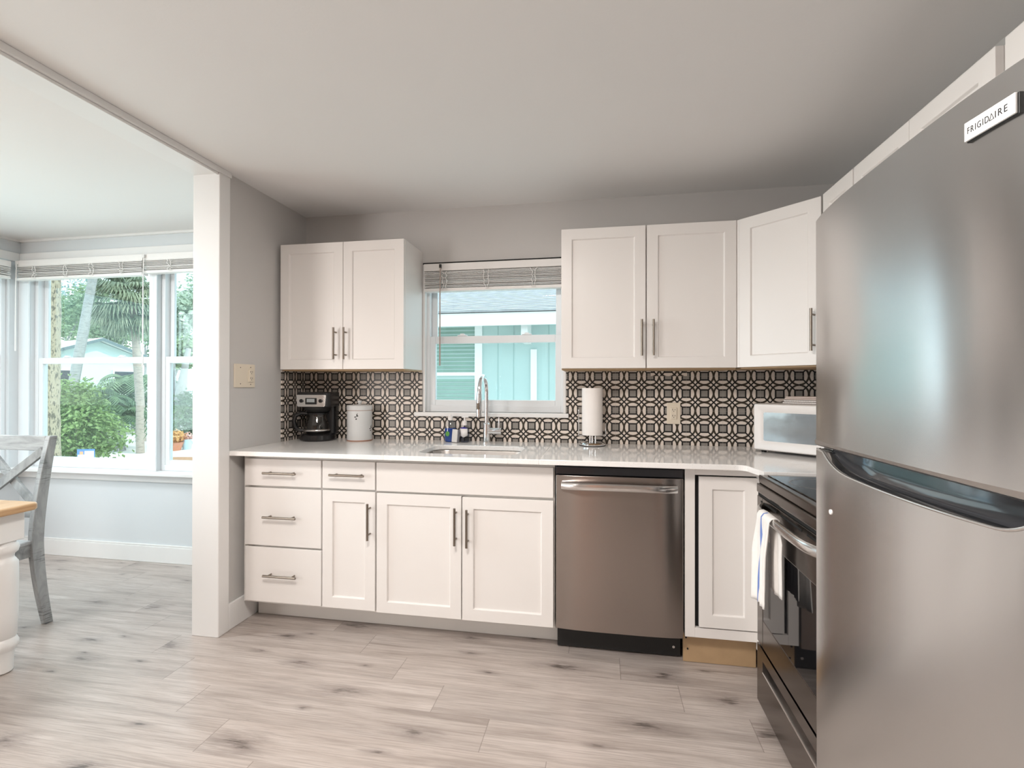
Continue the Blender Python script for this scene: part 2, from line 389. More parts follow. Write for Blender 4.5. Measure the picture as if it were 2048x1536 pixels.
# dining back wall with two windows, dining left wall with two windows
WZ0, WZ1 = .64, 2.17
wd = MB()
for a, b in ((DX - .12, -2.325), (-1.275, -1.215), (-.17, -.13)): wd.box(a, b, DY, DY + .12, 0, ZC)
for a, b in ((-2.325, -1.275), (-1.215, -.17)): wd.box(a, b, DY, DY + .12, 0, WZ0); wd.box(a, b, DY, DY + .12, WZ1, ZC)
struct('wall_dining_back', wd, M['wall_d'], 'pale blue grey dining wall under and around the windows', 'wall')
wl = MB()
lw = [(-1.02, .03), (-2.45, -1.15)]
ys = [(.03, DY), (-1.15, -1.02), (REAR, -2.45)]
for a, b in ys: wl.box(DX - .12, DX, a, b, 0, ZC)
for a, b in lw: wl.box(DX - .12, DX, a, b, 0, WZ0); wl.box(DX - .12, DX, a, b, WZ1, ZC)
struct('wall_dining_left', wl, M['wall_d'], 'pale dining side wall at the left picture edge', 'wall')
struct('baseboard_dining', MB().box(DX, -.13, DY - .016, DY, 0, .112).box(DX, -.13, DY - .012, DY, .112, .125), M['trim'], 'tall white baseboard under the dining windows', 'baseboard', .003)
struct('trim_4', MB().box(DX, -.13, DY - .075, DY + .02, .618, .642).box(DX, -.13, DY - .02, DY, .565, .618), M['trim'], 'white window stool and apron below the dining windows', 'trim', .004)
struct('trim_5', MB().box(DX, DX + .075, REAR, DY - .075, .618, .642).box(DX, DX + .02, REAR, DY - .02, .565, .618), M['trim'], 'white stool below the left dining windows', 'trim', .004)
struct('trim_6', MB().box(DX, -.13, DY - .02, DY, 2.168, 2.232).box(DX, DX + .02, REAR, DY - .02, 2.168, 2.232), M['trim'], 'white head board above the dining blinds', 'trim', .003)
struct('trim_7', MB().box(DX, -.13, DY - .016, DY, ZC - .016, ZC).box(DX, DX + .016, REAR, DY, ZC - .016, ZC), M['trim'], 'thin white bead where dining walls meet ceiling', 'trim')

def window(name, label, w, z0, z1, zm, loc, rot, stool=False):
    t = thing(name, label, 'window', loc, rot, kind='structure')
    obj('frame', MB().ring(0, w, z0, z1, .03, .10, .03, .03, .04, .04), M['vinyl'], t, .003)
    u = obj('upper_sash', MB().ring(.03, w - .03, zm - .012, z1 - .04, .072, .094, .034, .034, .034, .03), M['vinyl'], t, .003)
    obj('pane', MB().box(.06, w - .06, .081, .085, zm + .015, z1 - .065), M['glass'], u)
    l = obj('lower_sash', MB().ring(.028, w - .028, z0 + .038, zm + .024, .036, .066, .036, .036, .036, .046), M['vinyl'], t, .003)
    obj('pane', MB().box(.06, w - .06, .049, .053, z0 + .07, zm - .018), M['glass'], l)
    for f in (.27, .73):
        x = w * f
        obj('sash_latch', MB().prism([(x - .03, zm + .024), (x + .03, zm + .024), (x + .03, zm + .030), (x + .014, zm + .031), (x + .013, zm + .039), (x - .013, zm + .039), (x - .014, zm + .031), (x - .03, zm + .030)], .031, .058, 'y'), M['vinyl'], l, .002)
    return t
struct('shadow_strip', MB().box(KX0, KX1, -.004, .03, 1.995, 2.005), M['dark'], 'thin dark strip painted as the shadow above the kitchen window blind', 'trim')  # black strip put in for the shade between blind and lintel
w1 = window('window_1', 'white double hung sash window over the kitchen sink', KX1 - KX0, KZ0, KZ1, 1.532, (KX0, .012, 0), 0)
struct('trim_9', MB().box(KX0 - .045, KX1 + .02, -.035, .03, 1.062, 1.087), M['trim'], 'white stool ledge under the kitchen window', 'trim', .004)
struct('trim_10', MB().box(KX0, KX0 + .012, 0.001, .045, KZ0, KZ1).box(KX1 - .012, KX1, 0.001, .045, KZ0, KZ1), M['trim'], 'white reveal boards at the kitchen window sides', 'trim')
window('window_2', 'double hung dining window showing the bark trunk and round shrub', 1.05, WZ0, WZ1, 1.43, (-2.325, DY, 0), 0)
window('window_3', 'double hung dining window next to the opening jamb', 1.045, WZ0, WZ1, 1.43, (-1.215, DY, 0), 0)
window('window_4', 'dining side window at the left picture edge', 1.05, WZ0, WZ1, 1.45, (DX, -1.02, 0), PI / 2)
window('window_5', 'dining side window farther from the corner, outside the picture', 1.30, WZ0, WZ1, 1.45, (DX, -2.45, 0), PI / 2)
struct('trim_11', MB().box(-1.275, -1.215, DY - .012, DY, .642, 2.168).box(DX, -2.325, DY - .012, DY, .642, 2.168), M['vinyl'], 'white mullion boards beside the dining windows', 'trim', .003)

def blind(name, label, w, zt, zb, loc, rot, n, tilt, ladders, wand=None, wcol='blind'):
    t = thing(name, label, 'blind', loc, rot)
    obj('head_rail', MB().box(0, w, -.025, .03, zt - .045, zt), M['blind'], t, .003)
    s = MB(); rnd = random.Random(n)
    h = (zt - .05 - zb - .02)
    for i in range(n):
        z = zb + .022 + h * (i + .5) / n; a = (rnd.random() - .5) * tilt
        s.box(.004, w - .004, -.026, .026, -.0016, .0016, M=Matrix.Translation((0, (rnd.random() - .5) * .006, z)) @ Matrix.Rotation(a, 4, 'X'))
    obj('slats', s, M['blind'], t)
    obj('bottom_rail', MB().box(.002, w - .002, -.026, .026, zb, zb + .02), M['blind'], t, .004)
    for f in ladders:
        L_, R_ = [], []
        for i in range(9):
            z = zt - .05 - (zt - .06 - zb) * i / 8
            L_.append((w * f - .012 + (rnd.random() - .5) * .02, -.031 - rnd.random() * .006, z)); R_.append((w * f + .012 + (rnd.random() - .5) * .02, -.031 - rnd.random() * .006, z))
        obj('ladder_cord', MB().tube(L_ + R_[::-1], .0022, 5), M['blind'], t)
    if wand:
        k = obj('tilt_wand', MB().tube([(wand[0], -.035, zt - .02), (wand[0], -.04, zt - .2), (wand[0], -.04, wand[1])], [.0035, .0035, .005], 8), M[wcol], t)
        obj('wand_hook', MB().box(wand[0] - .006, wand[0] + .006, -.04, -.026, zt - .03, zt - .008), M['black' if wcol == 'wandm' else wcol], k)
    return t
M['wandm'] = paint('wand', (.42, .33, .29), .4)
blind('window_blind', 'raised white slat blind in the kitchen sink window', KX1 - KX0 - .026, 1.992, 1.822, (KX0 + .013, -.004, 0), 0, 12, .16, (.16, .47, .80), (.11, 1.37), 'wandm')
blind('window_blind', 'raised white slat blind over the dining window with the bark trunk', 1.10, 2.166, 2.02, (-2.375, DY - .042, 0), 0, 8, .5, (.17, .42, .62, .85), (.03, 1.50))
blind('window_blind', 'raised white slat blind over the dining window by the jamb', 1.08, 2.166, 2.03, (-1.262, DY - .042, 0), 0, 8, .45, (.2, .5, .8), (.01, 1.38))
blind('window_blind', 'raised white slat blind at the left picture edge', 1.05, 2.150, 2.02, (DX + .05, -1.06, 0), PI / 2, 7, .6, (.2, .5, .8))

# tiled backsplash
bs = MB(); BT = .008
bs.box(0, KX0 - .0, -BT, 0, .914, 1.062); bs.box(KX0, KX1, -BT, 0, .914, 1.062); bs.box(KX1, RX, -BT, 0, .914, 1.062)
bs.box(0, KX0 - .002, -BT, 0, 1.062, 1.345); bs.box(KX1 + .004, RX, -BT, 0, 1.062, 1.345)
bl = MB().box(0, BT, -.252, -BT, .914, 1.34)
b1 = struct('wall_backsplash', bs, M['tile'], 'black and cream geometric tile backsplash along the back counter', 'backsplash')
b2 = struct('wall_backsplash_return', bl, M['tile_l'], 'short tiled return on the stub wall behind the coffee maker', 'backsplash')

# ------------------------------------------------------------------ cabinets
def bar_v(parent, x, y, z0, z1):
    b = MB().cyl((x, y - .032, z0), (x, y - .032, z1), .006, n=14)
    for z in (z0 + .026, z1 - .026): b.cyl((x, y, z), (x, y - .032, z), .0045, n=10)
    return obj('handle', b, M['nickel'], parent, 0, 40)
def bar_h(parent, x0, x1, y, z):
    b = MB().cyl((x0, y - .032, z), (x1, y - .032, z), .006, n=14)
    for x in (x0 + .026, x1 - .026): b.cyl((x, y, z), (x, y - .032, z), .0045, n=10)
    return obj('handle', b, M['nickel'], parent, 0, 40)
YD = -.614; BZ0, BZ1 = .128, .868
def door(parent, x0, x1, z0, z1, y=0, hx=None, hz=None, rail=.055):
    d = obj('door', MB().shaker(x0, x1, z0, z1, y, .02, rail), M['cab'], parent, .0015)
    if hx is not None: bar_v(d, hx, y, hz[0], hz[1])
    return d
def drawer(parent, x0, x1, z0, z1, y=0, h=None):
    d = obj('drawer', MB().box(x0, x1, y, y + .02, z0, z1), M['cab'], parent, .002)
    if h: bar_h(d, h[0], h[1], y, h[2])
    return d
def carcass(parent, x0, x1, z0, z1, depth, kick=True, y=.022, left=True):
    b = MB().box(x0, x1, y, depth, z0, z1)
    obj('carcass', b, M['carc'], parent, .001)
    if kick: obj('toe_kick', MB().box(x0, x1, .134, .15, 0.002, z0 + .01), M['carc'], parent)

g = 'white base cabinets along the back wall'
t = thing('base_cabinet', 'white three drawer base cabinet at the left counter end', 'cabinet', (0, YD, 0), 0, g)
carcass(t, .028, .485, .115, .886, .59)
drawer(t, .048, .481, .729, .868, 0, (.173, .357, .800)); drawer(t, .049, .482, .421, .718, 0, (.173, .357, .574)); drawer(t, .051, .483, .130, .411, 0, (.176, .360, .275))
t = thing('base_cabinet', 'narrow white base cabinet with one drawer above one door', 'cabinet', (0, YD, 0), 0, g)
carcass(t, .485, .777, .115, .886, .59)
drawer(t, .488, .773, .729, .868, 0, (.542, .728, .802)); door(t, .489, .774, .129, .719, 0, .748, (.487, .667))
t = thing('base_cabinet', 'wide white sink base cabinet with two doors', 'cabinet', (0, YD, 0), 0, g)
obj('carcass', MB().box(.777, 1.664, .022, .04, .115, .886).box(.777, .79, .04, .58, .115, .886).box(1.651, 1.664, .04, .58, .115, .886).box(.79, 1.651, .04, .58, .115, .13), M['carc'], t)
obj('toe_kick', MB().box(.777, 1.667, .134, .15, .002, .125), M['carc'], t)
part_label(obj('drawer_front', MB().box(.780, 1.659, 0, .02, .726, .867), M['cab'], t, .002), 'plain false drawer front below the sink')
door(t, .782, 1.216, .125, .716, 0, 1.191, (.487, .665)); door(t, 1.221, 1.659, .124, .713, 0, 1.250, (.480, .660))
t = thing('base_cabinet', 'white corner base cabinet with one ajar door and bare wood toe kick', 'cabinet', (0, YD, 0), 0, g)
obj('carcass', MB().box(2.244, 2.286, .0, .022, .137, .886).box(2.286, 2.55, .0, .022, .855, .886).box(2.286, 2.55, .0, .022, .137, .180).box(2.244, 3.09, .022, .60, .137, .886)
    .box(2.545, 2.56, -.222, .022, .10, .886).box(2.56, 3.09, -.222, .022, .10, .886), M['cab'], t, .001)
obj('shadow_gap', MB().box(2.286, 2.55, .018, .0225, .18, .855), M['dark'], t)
d = door(t, 2.303, 2.546, .186, .849, -.006)
kk = obj('toe_kick', MB().box(2.244, 2.552, .05, .066, .002, .137), M['ply'], t)
part_label(kk, 'bare plywood toe kick board')
for x, z in ((2.256, .11), (2.263, .06)): obj('screw', MB().cyl((x, .05, z), (x, .047, z), .004), M['blackm'], kk)

g = 'white wall cabinets'
def wallcab(label, loc, rot, x1, z0, z1, doors, depth=.294, split=None):
    t = thing('wall_cabinet', label, 'cabinet', loc, rot, g)
    obj('carcass', MB().box(.001, x1 - .001, .021, depth, z0 + .005, z1), M['cab'], t, .001)
    part_label(obj('bottom_panel', MB().box(.003, x1 - .003, .0215, depth - .002, z0 - .004, z0 + .005), M['ply'], t), 'bare wood underside')
    for d_ in doors: door(t, d_[0], d_[1], z0 + .004, z1 - .001, 0, d_[2], d_[3])
    return t
wallcab('white two door wall cabinet above the coffee maker', (.024, -.296, 0), 0, .768, 1.338, 2.073,
        [(.002, .397, .357, (1.398, 1.579)), (.400, .766, .419, (1.397, 1.578))], .2945)
wallcab('white two door wall cabinet above the paper towel roll', (1.668, -.296, 0), 0, .876, 1.336, 2.075,
        [(.002, .434, .413, (1.402, 1.587)), (.440, .872, .470, (1.403, 1.586))], .2945)
A = math.atan2(-.2735, .275)
# diagonal corner cabinet
t = thing('wall_cabinet', 'white single door diagonal corner wall cabinet over the microwave', 'cabinet', (2.549, -.300, 0), A, g)
WL = .384
obj('carcass', MB().prism([(0, .021), (WL, .021), (WL + .19, .22), (WL * .5, .56), (-.19, .22)], 1.342, 2.075), M['cab'], t, .001)
obj('filler_strip', MB().box(-.012, .003, .002, .022, 1.341, 2.074), M['cab'], t)
door(t, .004, WL - .006, 1.341, 2.074, 0, WL - .034, (1.402, 1.587))
part_label(obj('bottom_panel', MB().prism([(0, .0215), (WL, .0215), (WL + .18, .21), (WL * .5, .54), (-.18, .21)], 1.334, 1.341), M['ply'], t), 'bare wood underside')
XR = 2.8145
wallcab('narrow white wall cabinet between the diagonal corner and range', (XR, -.586, 0), -PI / 2, .262, 1.338, 2.073, [(.004, .258, None, None)])
wallcab('white two door wall cabinet above the range', (XR, -.850, 0), -PI / 2, .690, 1.60, 2.073, [(.004, .343, .315, (1.62, 1.76)), (.346, .686, .376, (1.62, 1.76))])
wallcab('white two door wall cabinet over the refrigerator', (XR, -1.562, 0), -PI / 2, .74, 1.70, 2.073, [(.004, .367, .34, (1.73, 1.86)), (.372, .736, .40, (1.73, 1.86))])

# ------------------------------------------------------------------ countertop with sink cut-out
SX0, SX1, SY0, SY1 = .965, 1.475, -.572, -.232
def rrect(x0, x1, y0, y1, r, n=8):
    P = []
    for cx, cy, a0 in ((x1 - r, y1 - r, 0), (x0 + r, y1 - r, PI / 2), (x0 + r, y0 + r, PI), (x1 - r, y0 + r, 1.5 * PI)):
        for i in range(n + 1): a = a0 + PI / 2 * i / n; P.append((cx + r * math.cos(a), cy + r * math.sin(a)))
    return P
ct = MB(); CZ0, CZ1 = .890, .914; CY = -.684
inner = rrect(SX0, SX1, SY0, SY1, .075)
X0, X1 = .85, 1.60
cx, cy = (SX0 + SX1) / 2, (SY0 + SY1) / 2
outer = []
n8 = 9
for q in range(4):
    cor = [(X1, 0), (X0, 0), (X0, CY), (X1, CY)][q]
    for i in range(n8):
        ix, iy = inner[q * n8 + i]; f = i / (n8 - 1)
        if q == 0: p = (X1, iy + (0 - iy) * min(1, f * 2)) if f <= .5 else (X1 + (ix - X1) * (f - .5) * 2, 0)
        elif q == 1: p = (ix + (X0 - ix) * min(1, f * 2), 0) if f <= .5 else (X0, 0 + (iy - 0) * (f - .5) * 2)
        elif q == 2: p = (X0, iy + (CY - iy) * min(1, f * 2)) if f <= .5 else (X0 + (ix - X0) * (f - .5) * 2, CY)
        else: p = (ix + (X1 - ix) * min(1, f * 2), CY) if f <= .5 else (X1, CY + (iy - CY) * (f - .5) * 2)
        outer.append(p)
N = len(inner)
vs = [(x, y, z) for z in (CZ1, CZ0) for lst in (outer, inner) for x, y in lst]
fs = []
for i in range(N):
    j = (i + 1) % N
    fs += [(i, j, N + j, N + i), (2 * N + j, 2 * N + i, 3 * N + i, 3 * N + j), (N + i, N + j, 3 * N + j, 3 * N + i), (j, i, 2 * N + i, 2 * N + j)]
ct.add(vs, fs)
ct.prism([(.002, 0), (X0, 0), (X0, CY), (.002, CY)], CZ0, CZ1)
arc = [(2.44 - .0 + .045 * math.sin(a), CY - .045 + .045 * math.cos(a)) for a in [PI / 3 * i / 5 for i in range(6)]]
ct.prism([(X1, 0), (RX - .001, 0), (RX - .001, -.842), (2.50, -.842), (2.497, -.80)] + arc[::-1] + [(X1, CY)], CZ0, CZ1)
obj_ct = obj('countertop', ct, M['quartz'], None, .0025); tag(obj_ct, 'white quartz countertop running along the back wall into the corner', 'countertop')
# sink
t = thing('kitchen_sink', 'undermount stainless steel sink below the window', 'sink', (cx, cy, .69))
hw, hd = (SX1 - SX0) / 2 + .012, (SY1 - SY0) / 2 + .012
prof = []
rings = [(hw + .02, hd + .02, .199, .09), (hw, hd, .199, .085), (hw - .004, hd - .004, .19, .08), (hw - .012, hd - .012, .05, .08), (hw - .04, hd - .04, .004, .06), (.05, .05, 0, .045)]
b = MB(); allv = []
for (a, d2, z, r) in rings: allv += [(x, y, z) for x, y in rrect(-a, a, -d2, d2, min(r, a * .95, d2 * .95))]
K = 36; fs = [(i * K + j, i * K + (j + 1) % K, (i + 1) * K + (j + 1) % K, (i + 1) * K + j) for i in range(len(rings) - 1) for j in range(K)] + [tuple((len(rings) - 1) * K + j for j in range(K))]
b.add(allv, fs)
o = obj('basin', b, M['sink'], t, 0, 40)
md = o.modifiers.new('sol', 'SOLIDIFY'); md.thickness = .002; md.offset = -1
obj('drain', MB().lathe([(.042, .002), (.042, .006), (.03, .006), (.028, .003)], n=24), M['chrome'], t, 0, 40)
# faucet
t = thing('kitchen_faucet', 'chrome gooseneck pull down faucet behind the sink', 'faucet', (1.218, -.085, CZ1))
obj('base', MB().lathe([(.027, 0), (.027, .006), (.0215, .012), (.0205, .075), (.0205, .11), (.014, .118)], n=24), M['chrome'], t, 0, 35)
pts = [(0, 0, .1)] + [(0, 0, .1 + .05 * i) for i in range(1, 5)]
for i in range(1, 13): a = PI * i / 12; pts.append((0, -.088 + .088 * math.cos(a), .30 + .088 * math.sin(a)))
pts += [(0, -.180, .27)]
obj('spout', MB().tube(pts, .0125, 14), M['chrome'], t, 0, 60)
sp = obj('spray_head', MB().tube([(0, -.180, .29), (0, -.182, .262), (0, -.183, .255), (0, -.186, .20), (0, -.187, .165)], [.0145, .0155, .016, .0165, .015], 18), M['chrome'], t, 0, 40)
obj('button', MB().box(-.008, .008, -.207, -.199, .205, .24), M['nickel'], sp, .002)
lv = obj('lever', MB().cyl((.012, 0, .07), (.088, 0, .07), .0185, n=20), M['chrome'], t, .002, 40)
obj('rod', MB().tube([(.074, 0, .085), (.074, -.002, .15)], [.005, .004], 10), M['chrome'], lv, 0, 50)

# ------------------------------------------------------------------ dishwasher
t = thing('dishwasher', 'stainless steel dishwasher between the sink base and corner cabinet', 'dishwasher', (0, YD, 0))
obj('tub', MB().box(1.672, 2.236, .03, .57, .13, .886), M['blackm'], t)
obj('control_strip', MB().box(1.669, 2.238, .0, .03, .838, .874), M['gloss'], t, .004)
dw = MB(); k = 24
def dwy(f): return -.004 - .012 * (1 - (2 * f - 1) ** 4)
for lo, hi, side in ((.128, .836, 0),):
    vs = []; 
    for i in range(k + 1):
        f = i / k; x = 1.671 + .565 * f
        vs += [(x, dwy(f), lo), (x, dwy(f), hi), (x, .03, lo), (x, .03, hi)]
    fs = []
    for i in range(k):
        a = 4 * i; fs += [(a, a + 4, a + 5, a + 1), (a + 1, a + 5, a + 7, a + 3), (a + 2, a + 6, a + 4, a), (a + 3, a + 7, a + 6, a + 2)]
    fs += [(0, 1, 3, 2), (4 * k, 4 * k + 2, 4 * k + 3, 4 * k + 1)]
    dw.add(vs, fs)
dd = obj('door', dw, M['steel'], t, .002, 30)
hb = MB(); P = []
for i in range(25):
    f = i / 24; P.append((1.697 + .513 * f, -.018 - .034 * (1 - (2 * f - 1) ** 4), .790 + .004 * math.sin(PI * f)))
vs = []
for (x, y, z) in P:
    for (dy, dz) in ((-.009, -.010), (-.011, 0), (-.009, .012), (-.003, .017), (.006, .015), (.006, -.016), (-.003, -.016)): vs.append((x, y + dy, z + dz))
fs = [(i * 7 + j, i * 7 + (j + 1) % 7, (i + 1) * 7 + (j + 1) % 7, (i + 1) * 7 + j) for i in range(24) for j in range(7)] + [tuple(range(7))[::-1], tuple(24 * 7 + j for j in range(7))]
hb.add(vs, fs); obj('handle', hb, M['silver'], dd, 0, 40)
kp = obj('kick_plate', MB().box(1.672, 2.236, .075, .09, .008, .126), M['blackm'], t, .002)
for x, z in ((1.695, .10), (2.205, .05)): obj('screw', MB().cyl((x, .075, z), (x, .071, z), .006), M['silver'], kp)

# ------------------------------------------------------------------ small things on the counter
# coffee maker
t = thing('coffee_maker', 'black drip coffee maker with silver panel at the left counter end', 'coffee maker', (.168, -.128, CZ1), .10)
def rbox(w, d, z0, z1, r, dy=0): return MB().prism([(x, y + dy) for x, y in rrect(-w / 2, w / 2, -d / 2, d / 2, r, 6)], z0, z1)
obj('base', MB().lathe([(.100, 0), (.105, .008), (.103, .034), (.088, .042)], n=36, sy=1.0), M['black'], t, 0, 35)
obj('tower', rbox(.19, .08, .035, .29, .03, .055), M['black'], t, .003)
hd = obj('brew_head', MB().prism([(x, y) for x, y in rrect(-.105, .105, -.09, .095, .04, 6)], .205, .295), M['black'], t, .006)
obj('filter_basket', MB().lathe([(.055, .172), (.078, .19), (.08, .206)], (0, -.01, 0), 28), M['blackm'], t, 0, 35)
cp = obj('control_panel', MB().prism([(-.086, .214), (-.08, .208), (.08, .208), (.086, .214), (.092, .275), (.088, .279), (-.088, .279), (-.092, .275)], -.0945, -.089, 'y'), M['silver'], hd, .001)
obj('display', MB().box(-.034, .034, -.0985, -.094, .222, .260), M['black'], cp, .002)
obj('screen', MB().box(-.024, .024, -.0995, -.098, .235, .255), paint('lcd', (.40, .43, .44), .2), cp)
for x in (-.058, .060): obj('knob', MB().cyl((x, -.094, .243), (x, -.102, .243), .011, n=18), M['black'], cp, .001, 40)
cf = obj('carafe', MB().lathe([(.062, .046), (.072, .052), (.076, .075), (.070, .105), (.060, .14), (.054, .158), (.056, .166)], (0, -.012, 0), 32, cap=False), M['cglass'], t, 0, 60)
cf.modifiers.new('sol', 'SOLIDIFY').thickness = .003
obj('collar', MB().lathe([(.0745, .058), (.0775, .06), (.0775, .068), (.0745, .07)], (0, -.012, 0), 32, cap=False), M['silver'], cf, 0, 60)
obj('lid', MB().lathe([(.058, .158), (.059, .168), (.04, .174), (.01, .176)], (0, -.012, 0), 28), M['black'], cf, 0, 40)
obj('handle', MB().tube([(-.05, -.03, .165), (-.085, -.04, .168), (-.118, -.05, .155), (-.128, -.052, .12), (-.12, -.05, .085), (-.105, -.045, .066), (-.078, -.035, .062)], [.010, .012, .013, .013, .013, .012, .009], 10), M['black'], cf, 0, 60)
# canister
t = thing('canister', 'pale enamel canister with black bird motifs beside the coffee maker', 'canister', (.425, -.096, CZ1))
cn = obj('body', MB().lathe([(.0725, 0), (.0745, .003), (.0745, .185), (.072, .188)], n=40), M['tin'], t, 0, 35)
part_label(obj('rim_band', MB().lathe([(.0748, .001), (.0755, .003), (.0748, .006)], n=40, cap=False), paint('rust rim', (.35, .14, .07), .5), cn), 'rusty bottom rim')
part_label(obj('rim_band', MB().lathe([(.0748, .1835), (.0757, .1845), (.0748, .186)], n=40, cap=False), paint('rust line', (.35, .18, .10), .5), cn), 'rusty line below the lid')
ld = obj('lid', MB().lathe([(.0755, .186), (.0765, .189), (.0765, .210), (.072, .2155), (.04, .219), (.008, .221)], n=40), M['tin'], t, 0, 35)
obj('knob', MB().lathe([(.008, .219), (.009, .226), (.014, .231), (.014, .24), (.008, .245)], n=20), M['tin'], ld, 0, 40)
bd = MB()
def bird(a, z, s):
    def q(u, v): an = a + u / .0748; return (.0752 * math.cos(an), .0752 * math.sin(an), z + v)
    for poly in ([(0, 0), (.010, .003), (.004, .010), (.006, .020), (0, .012)], [(0, 0), (-.008, .002), (-.013, -.003), (-.004, -.004)], [(0, -.008), (.004, -.012), (-.003, -.016), (-.006, -.010)]):
        bd.add([q(u * s, v * s) for u, v in poly], [tuple(range(len(poly)))])
for a_, z_, s_ in ((-PI / 2 + .22, .148, 1.15), (-PI / 2 + 1.50, .075, 1.1)):
    bd = MB(); bird(a_, z_, s_)
    o = obj('motif', bd, M['blackm'], cn); o.modifiers.new('s', 'SOLIDIFY').thickness = .0006
# dish soap
t = thing('dish_soap_bottle', 'clear squeeze bottle of blue dish soap left of the faucet', 'bottle', (.993, -.072, CZ1), .1)
M['blue'] = paint('blue soap', (.005, .05, .26), .12, .05, 3, 0)
obj('soap', MB().lathe([(.028, .002), (.033, .008), (.034, .05), (.032, .082)], n=28, sy=.62), M['blue'], t, 0, 50)
obj('bottle', MB().lathe([(.030, 0), (.0355, .006), (.0365, .05), (.034, .085), (.028, .112), (.016, .126), (.013, .132)], n=28, sy=.66), M['clear'], t, 0, 50)
obj('cap', MB().lathe([(.014, .130), (.0145, .134), (.0145, .150), (.009, .154), (.008, .162)], n=20), M['white'], t, 0, 40)
obj('label', MB().prism([(-.012 + .012 * math.cos(a), .050 + .015 * math.sin(a)) for a in [2 * PI * i / 16 for i in range(16)]], -.0250, -.0242, 'y'), paint('green label', (.10, .32, .06), .5, .5, 60), t)
# sponge leaning on the soap
sb = MB().box(-.022, .022, -.008, .008, 0, .075); sb.box(-.022, .022, -.014, -.008, 0, .075, 1)
o = obj('sponge', sb, [paint('grey sponge', (.20, .20, .23), .95, .2, 80, .6, 90), paint('white scrub', (.72, .71, .70), .9, .1, 90, .5, 300)], None, .002)
o.location = (1.034, -.098, CZ1 + .0015); o.rotation_euler = (-.10, 0, -.55); tag(o, 'two tone kitchen sponge standing between the two soap bottles', 'sponge')
# hand soap
t = thing('hand_soap_dispenser', 'clear pump bottle of hand soap with white label beside the faucet', 'bottle', (1.082, -.075, CZ1))
obj('soap', MB().lathe([(.022, .002), (.0265, .006), (.027, .05), (.0255, .082)], n=28, sy=.75), glass('lilac soap', (.62, .64, .74), 1.34, .5), t, 0, 50)
obj('bottle', MB().lathe([(.024, 0), (.0285, .005), (.0295, .05), (.028, .085), (.02, .098), (.013, .103)], n=28, sy=.78), M['clear'], t, 0, 50)
lb = MB(); n_ = 10
for (z0, z1, mi) in ((.03, .082, 0), (.082, .092, 1)):
    vs = []
    for i in range(n_ + 1):
        a = -PI / 2 - .85 + 1.7 * i / n_
        zz0 = z0 + (.012 * abs(i - n_ / 2) / (n_ / 2) if mi == 0 else 0); zz1 = z1 + (-.008 * abs(i - n_ / 2) / (n_ / 2) if mi else 0)
        vs += [(.0302 * math.cos(a), .0302 * .78 * math.sin(a), zz0), (.0302 * math.cos(a), .0302 * .78 * math.sin(a), zz1)]
    lb.add(vs, [(2 * i, 2 * i + 2, 2 * i + 3, 2 * i + 1) for i in range(n_)], mi)
o = obj('label', lb, [paint('label white', (.82, .80, .80), .5), paint('label blue', (.03, .02, .28), .5)], t, 0, 60)
o.modifiers.new('s', 'SOLIDIFY').thickness = .0004
pm_ = obj('pump', MB().lathe([(.0145, .100), (.0145, .122), (.006, .128), (.005, .146)], n=20), M['white'], t, 0, 40)
obj('nozzle', MB().box(-.017, .024, -.006, .006, .145, .153), M['white'], pm_, .003)
# paper towel
t = thing('paper_towel_holder', 'chrome standing paper towel holder at the right of the sink', 'holder', (1.829, -.098, CZ1))
obj('base', MB().lathe([(.072, 0), (.0735, .004), (.0735, .010), (.066, .018), (.03, .021)], n=40), M['chrome'], t, 0, 35)
part_label(obj('foot_ring', MB().lathe([(.0738, 0), (.0745, .003), (.0738, .005)], n=40, cap=False), M['blackm'], t), 'black foot ring')
for x, y, zt_ in ((-.012, -.03, .057), (.018, -.03, .057), (0, 0, .30)): obj('post', MB().cyl((x, y, .018), (x, y, zt_), .0045), M['chrome'], t, 0, 40)
obj('side_arm', MB().tube([(0, 0, .056), (-.076, 0, .056), (-.076, 0, .20)], .003, 8), M['chrome'], t, 0, 50)
obj('side_arm', MB().tube([(0, 0, .056), (.074, 0, .056), (.074, 0, .125)], .003, 8), M['chrome'], t, 0, 50)
pr = thing('paper_towel_roll', 'white paper towel roll standing on the chrome holder', 'paper towel', (1.829, -.098, CZ1 + .060))
obj('paper', MB().lathe([(.020, 0), (.0565, 0), (.0575, .003), (.0575, .259), (.0565, .262), (.020, .262)], n=40, cap=False), M['paper'], pr, 0, 35)
obj('core', MB().lathe([(.0185, .001), (.0205, .001), (.0205, .2615), (.0185, .2615)], n=24, cap=False), paint('cardboard', (.42, .31, .2), .8), pr, 0, 40)
# outlet and switch plate
def duplex(parent, x, z, y=0):
    r = obj('receptacle', MB().box(x - .0165, x + .0165, y - .008, y, z - .033, z + .033), M['ivory'], parent, .002)
    for dz in (.017, -.017):
        s = MB()
        s.box(x - .0075, x - .005, y - .0086, y - .007, z + dz, z + dz + .009); s.box(x + .005, x + .0075, y - .0086, y - .007, z + dz + .001, z + dz + .008)
        s.cyl((x, y - .0086, z + dz - .005), (x, y - .007, z + dz - .005), .0022, n=10)
        obj('socket_slots', s, M['dark'], r)
    return r
t = thing('wall_outlet', 'ivory duplex outlet plate on the tile backsplash', 'outlet', (2.279, -BT, 1.094))
obj('plate', MB().box(-.0365, .0365, -.006, 0, -.060, .060), M['ivory'], t, .002)
duplex(t, 0, 0, -.004)
t = thing('switch_plate', 'ivory two gang wall plate on the stub wall above the counter', 'switch plate', (0, -.563, 1.300), PI / 2)
obj('plate', MB().box(-.077, .077, -.007, 0, -.062, .062), M['ivory'], t, .002)
duplex(t, .042, 0, -.005)
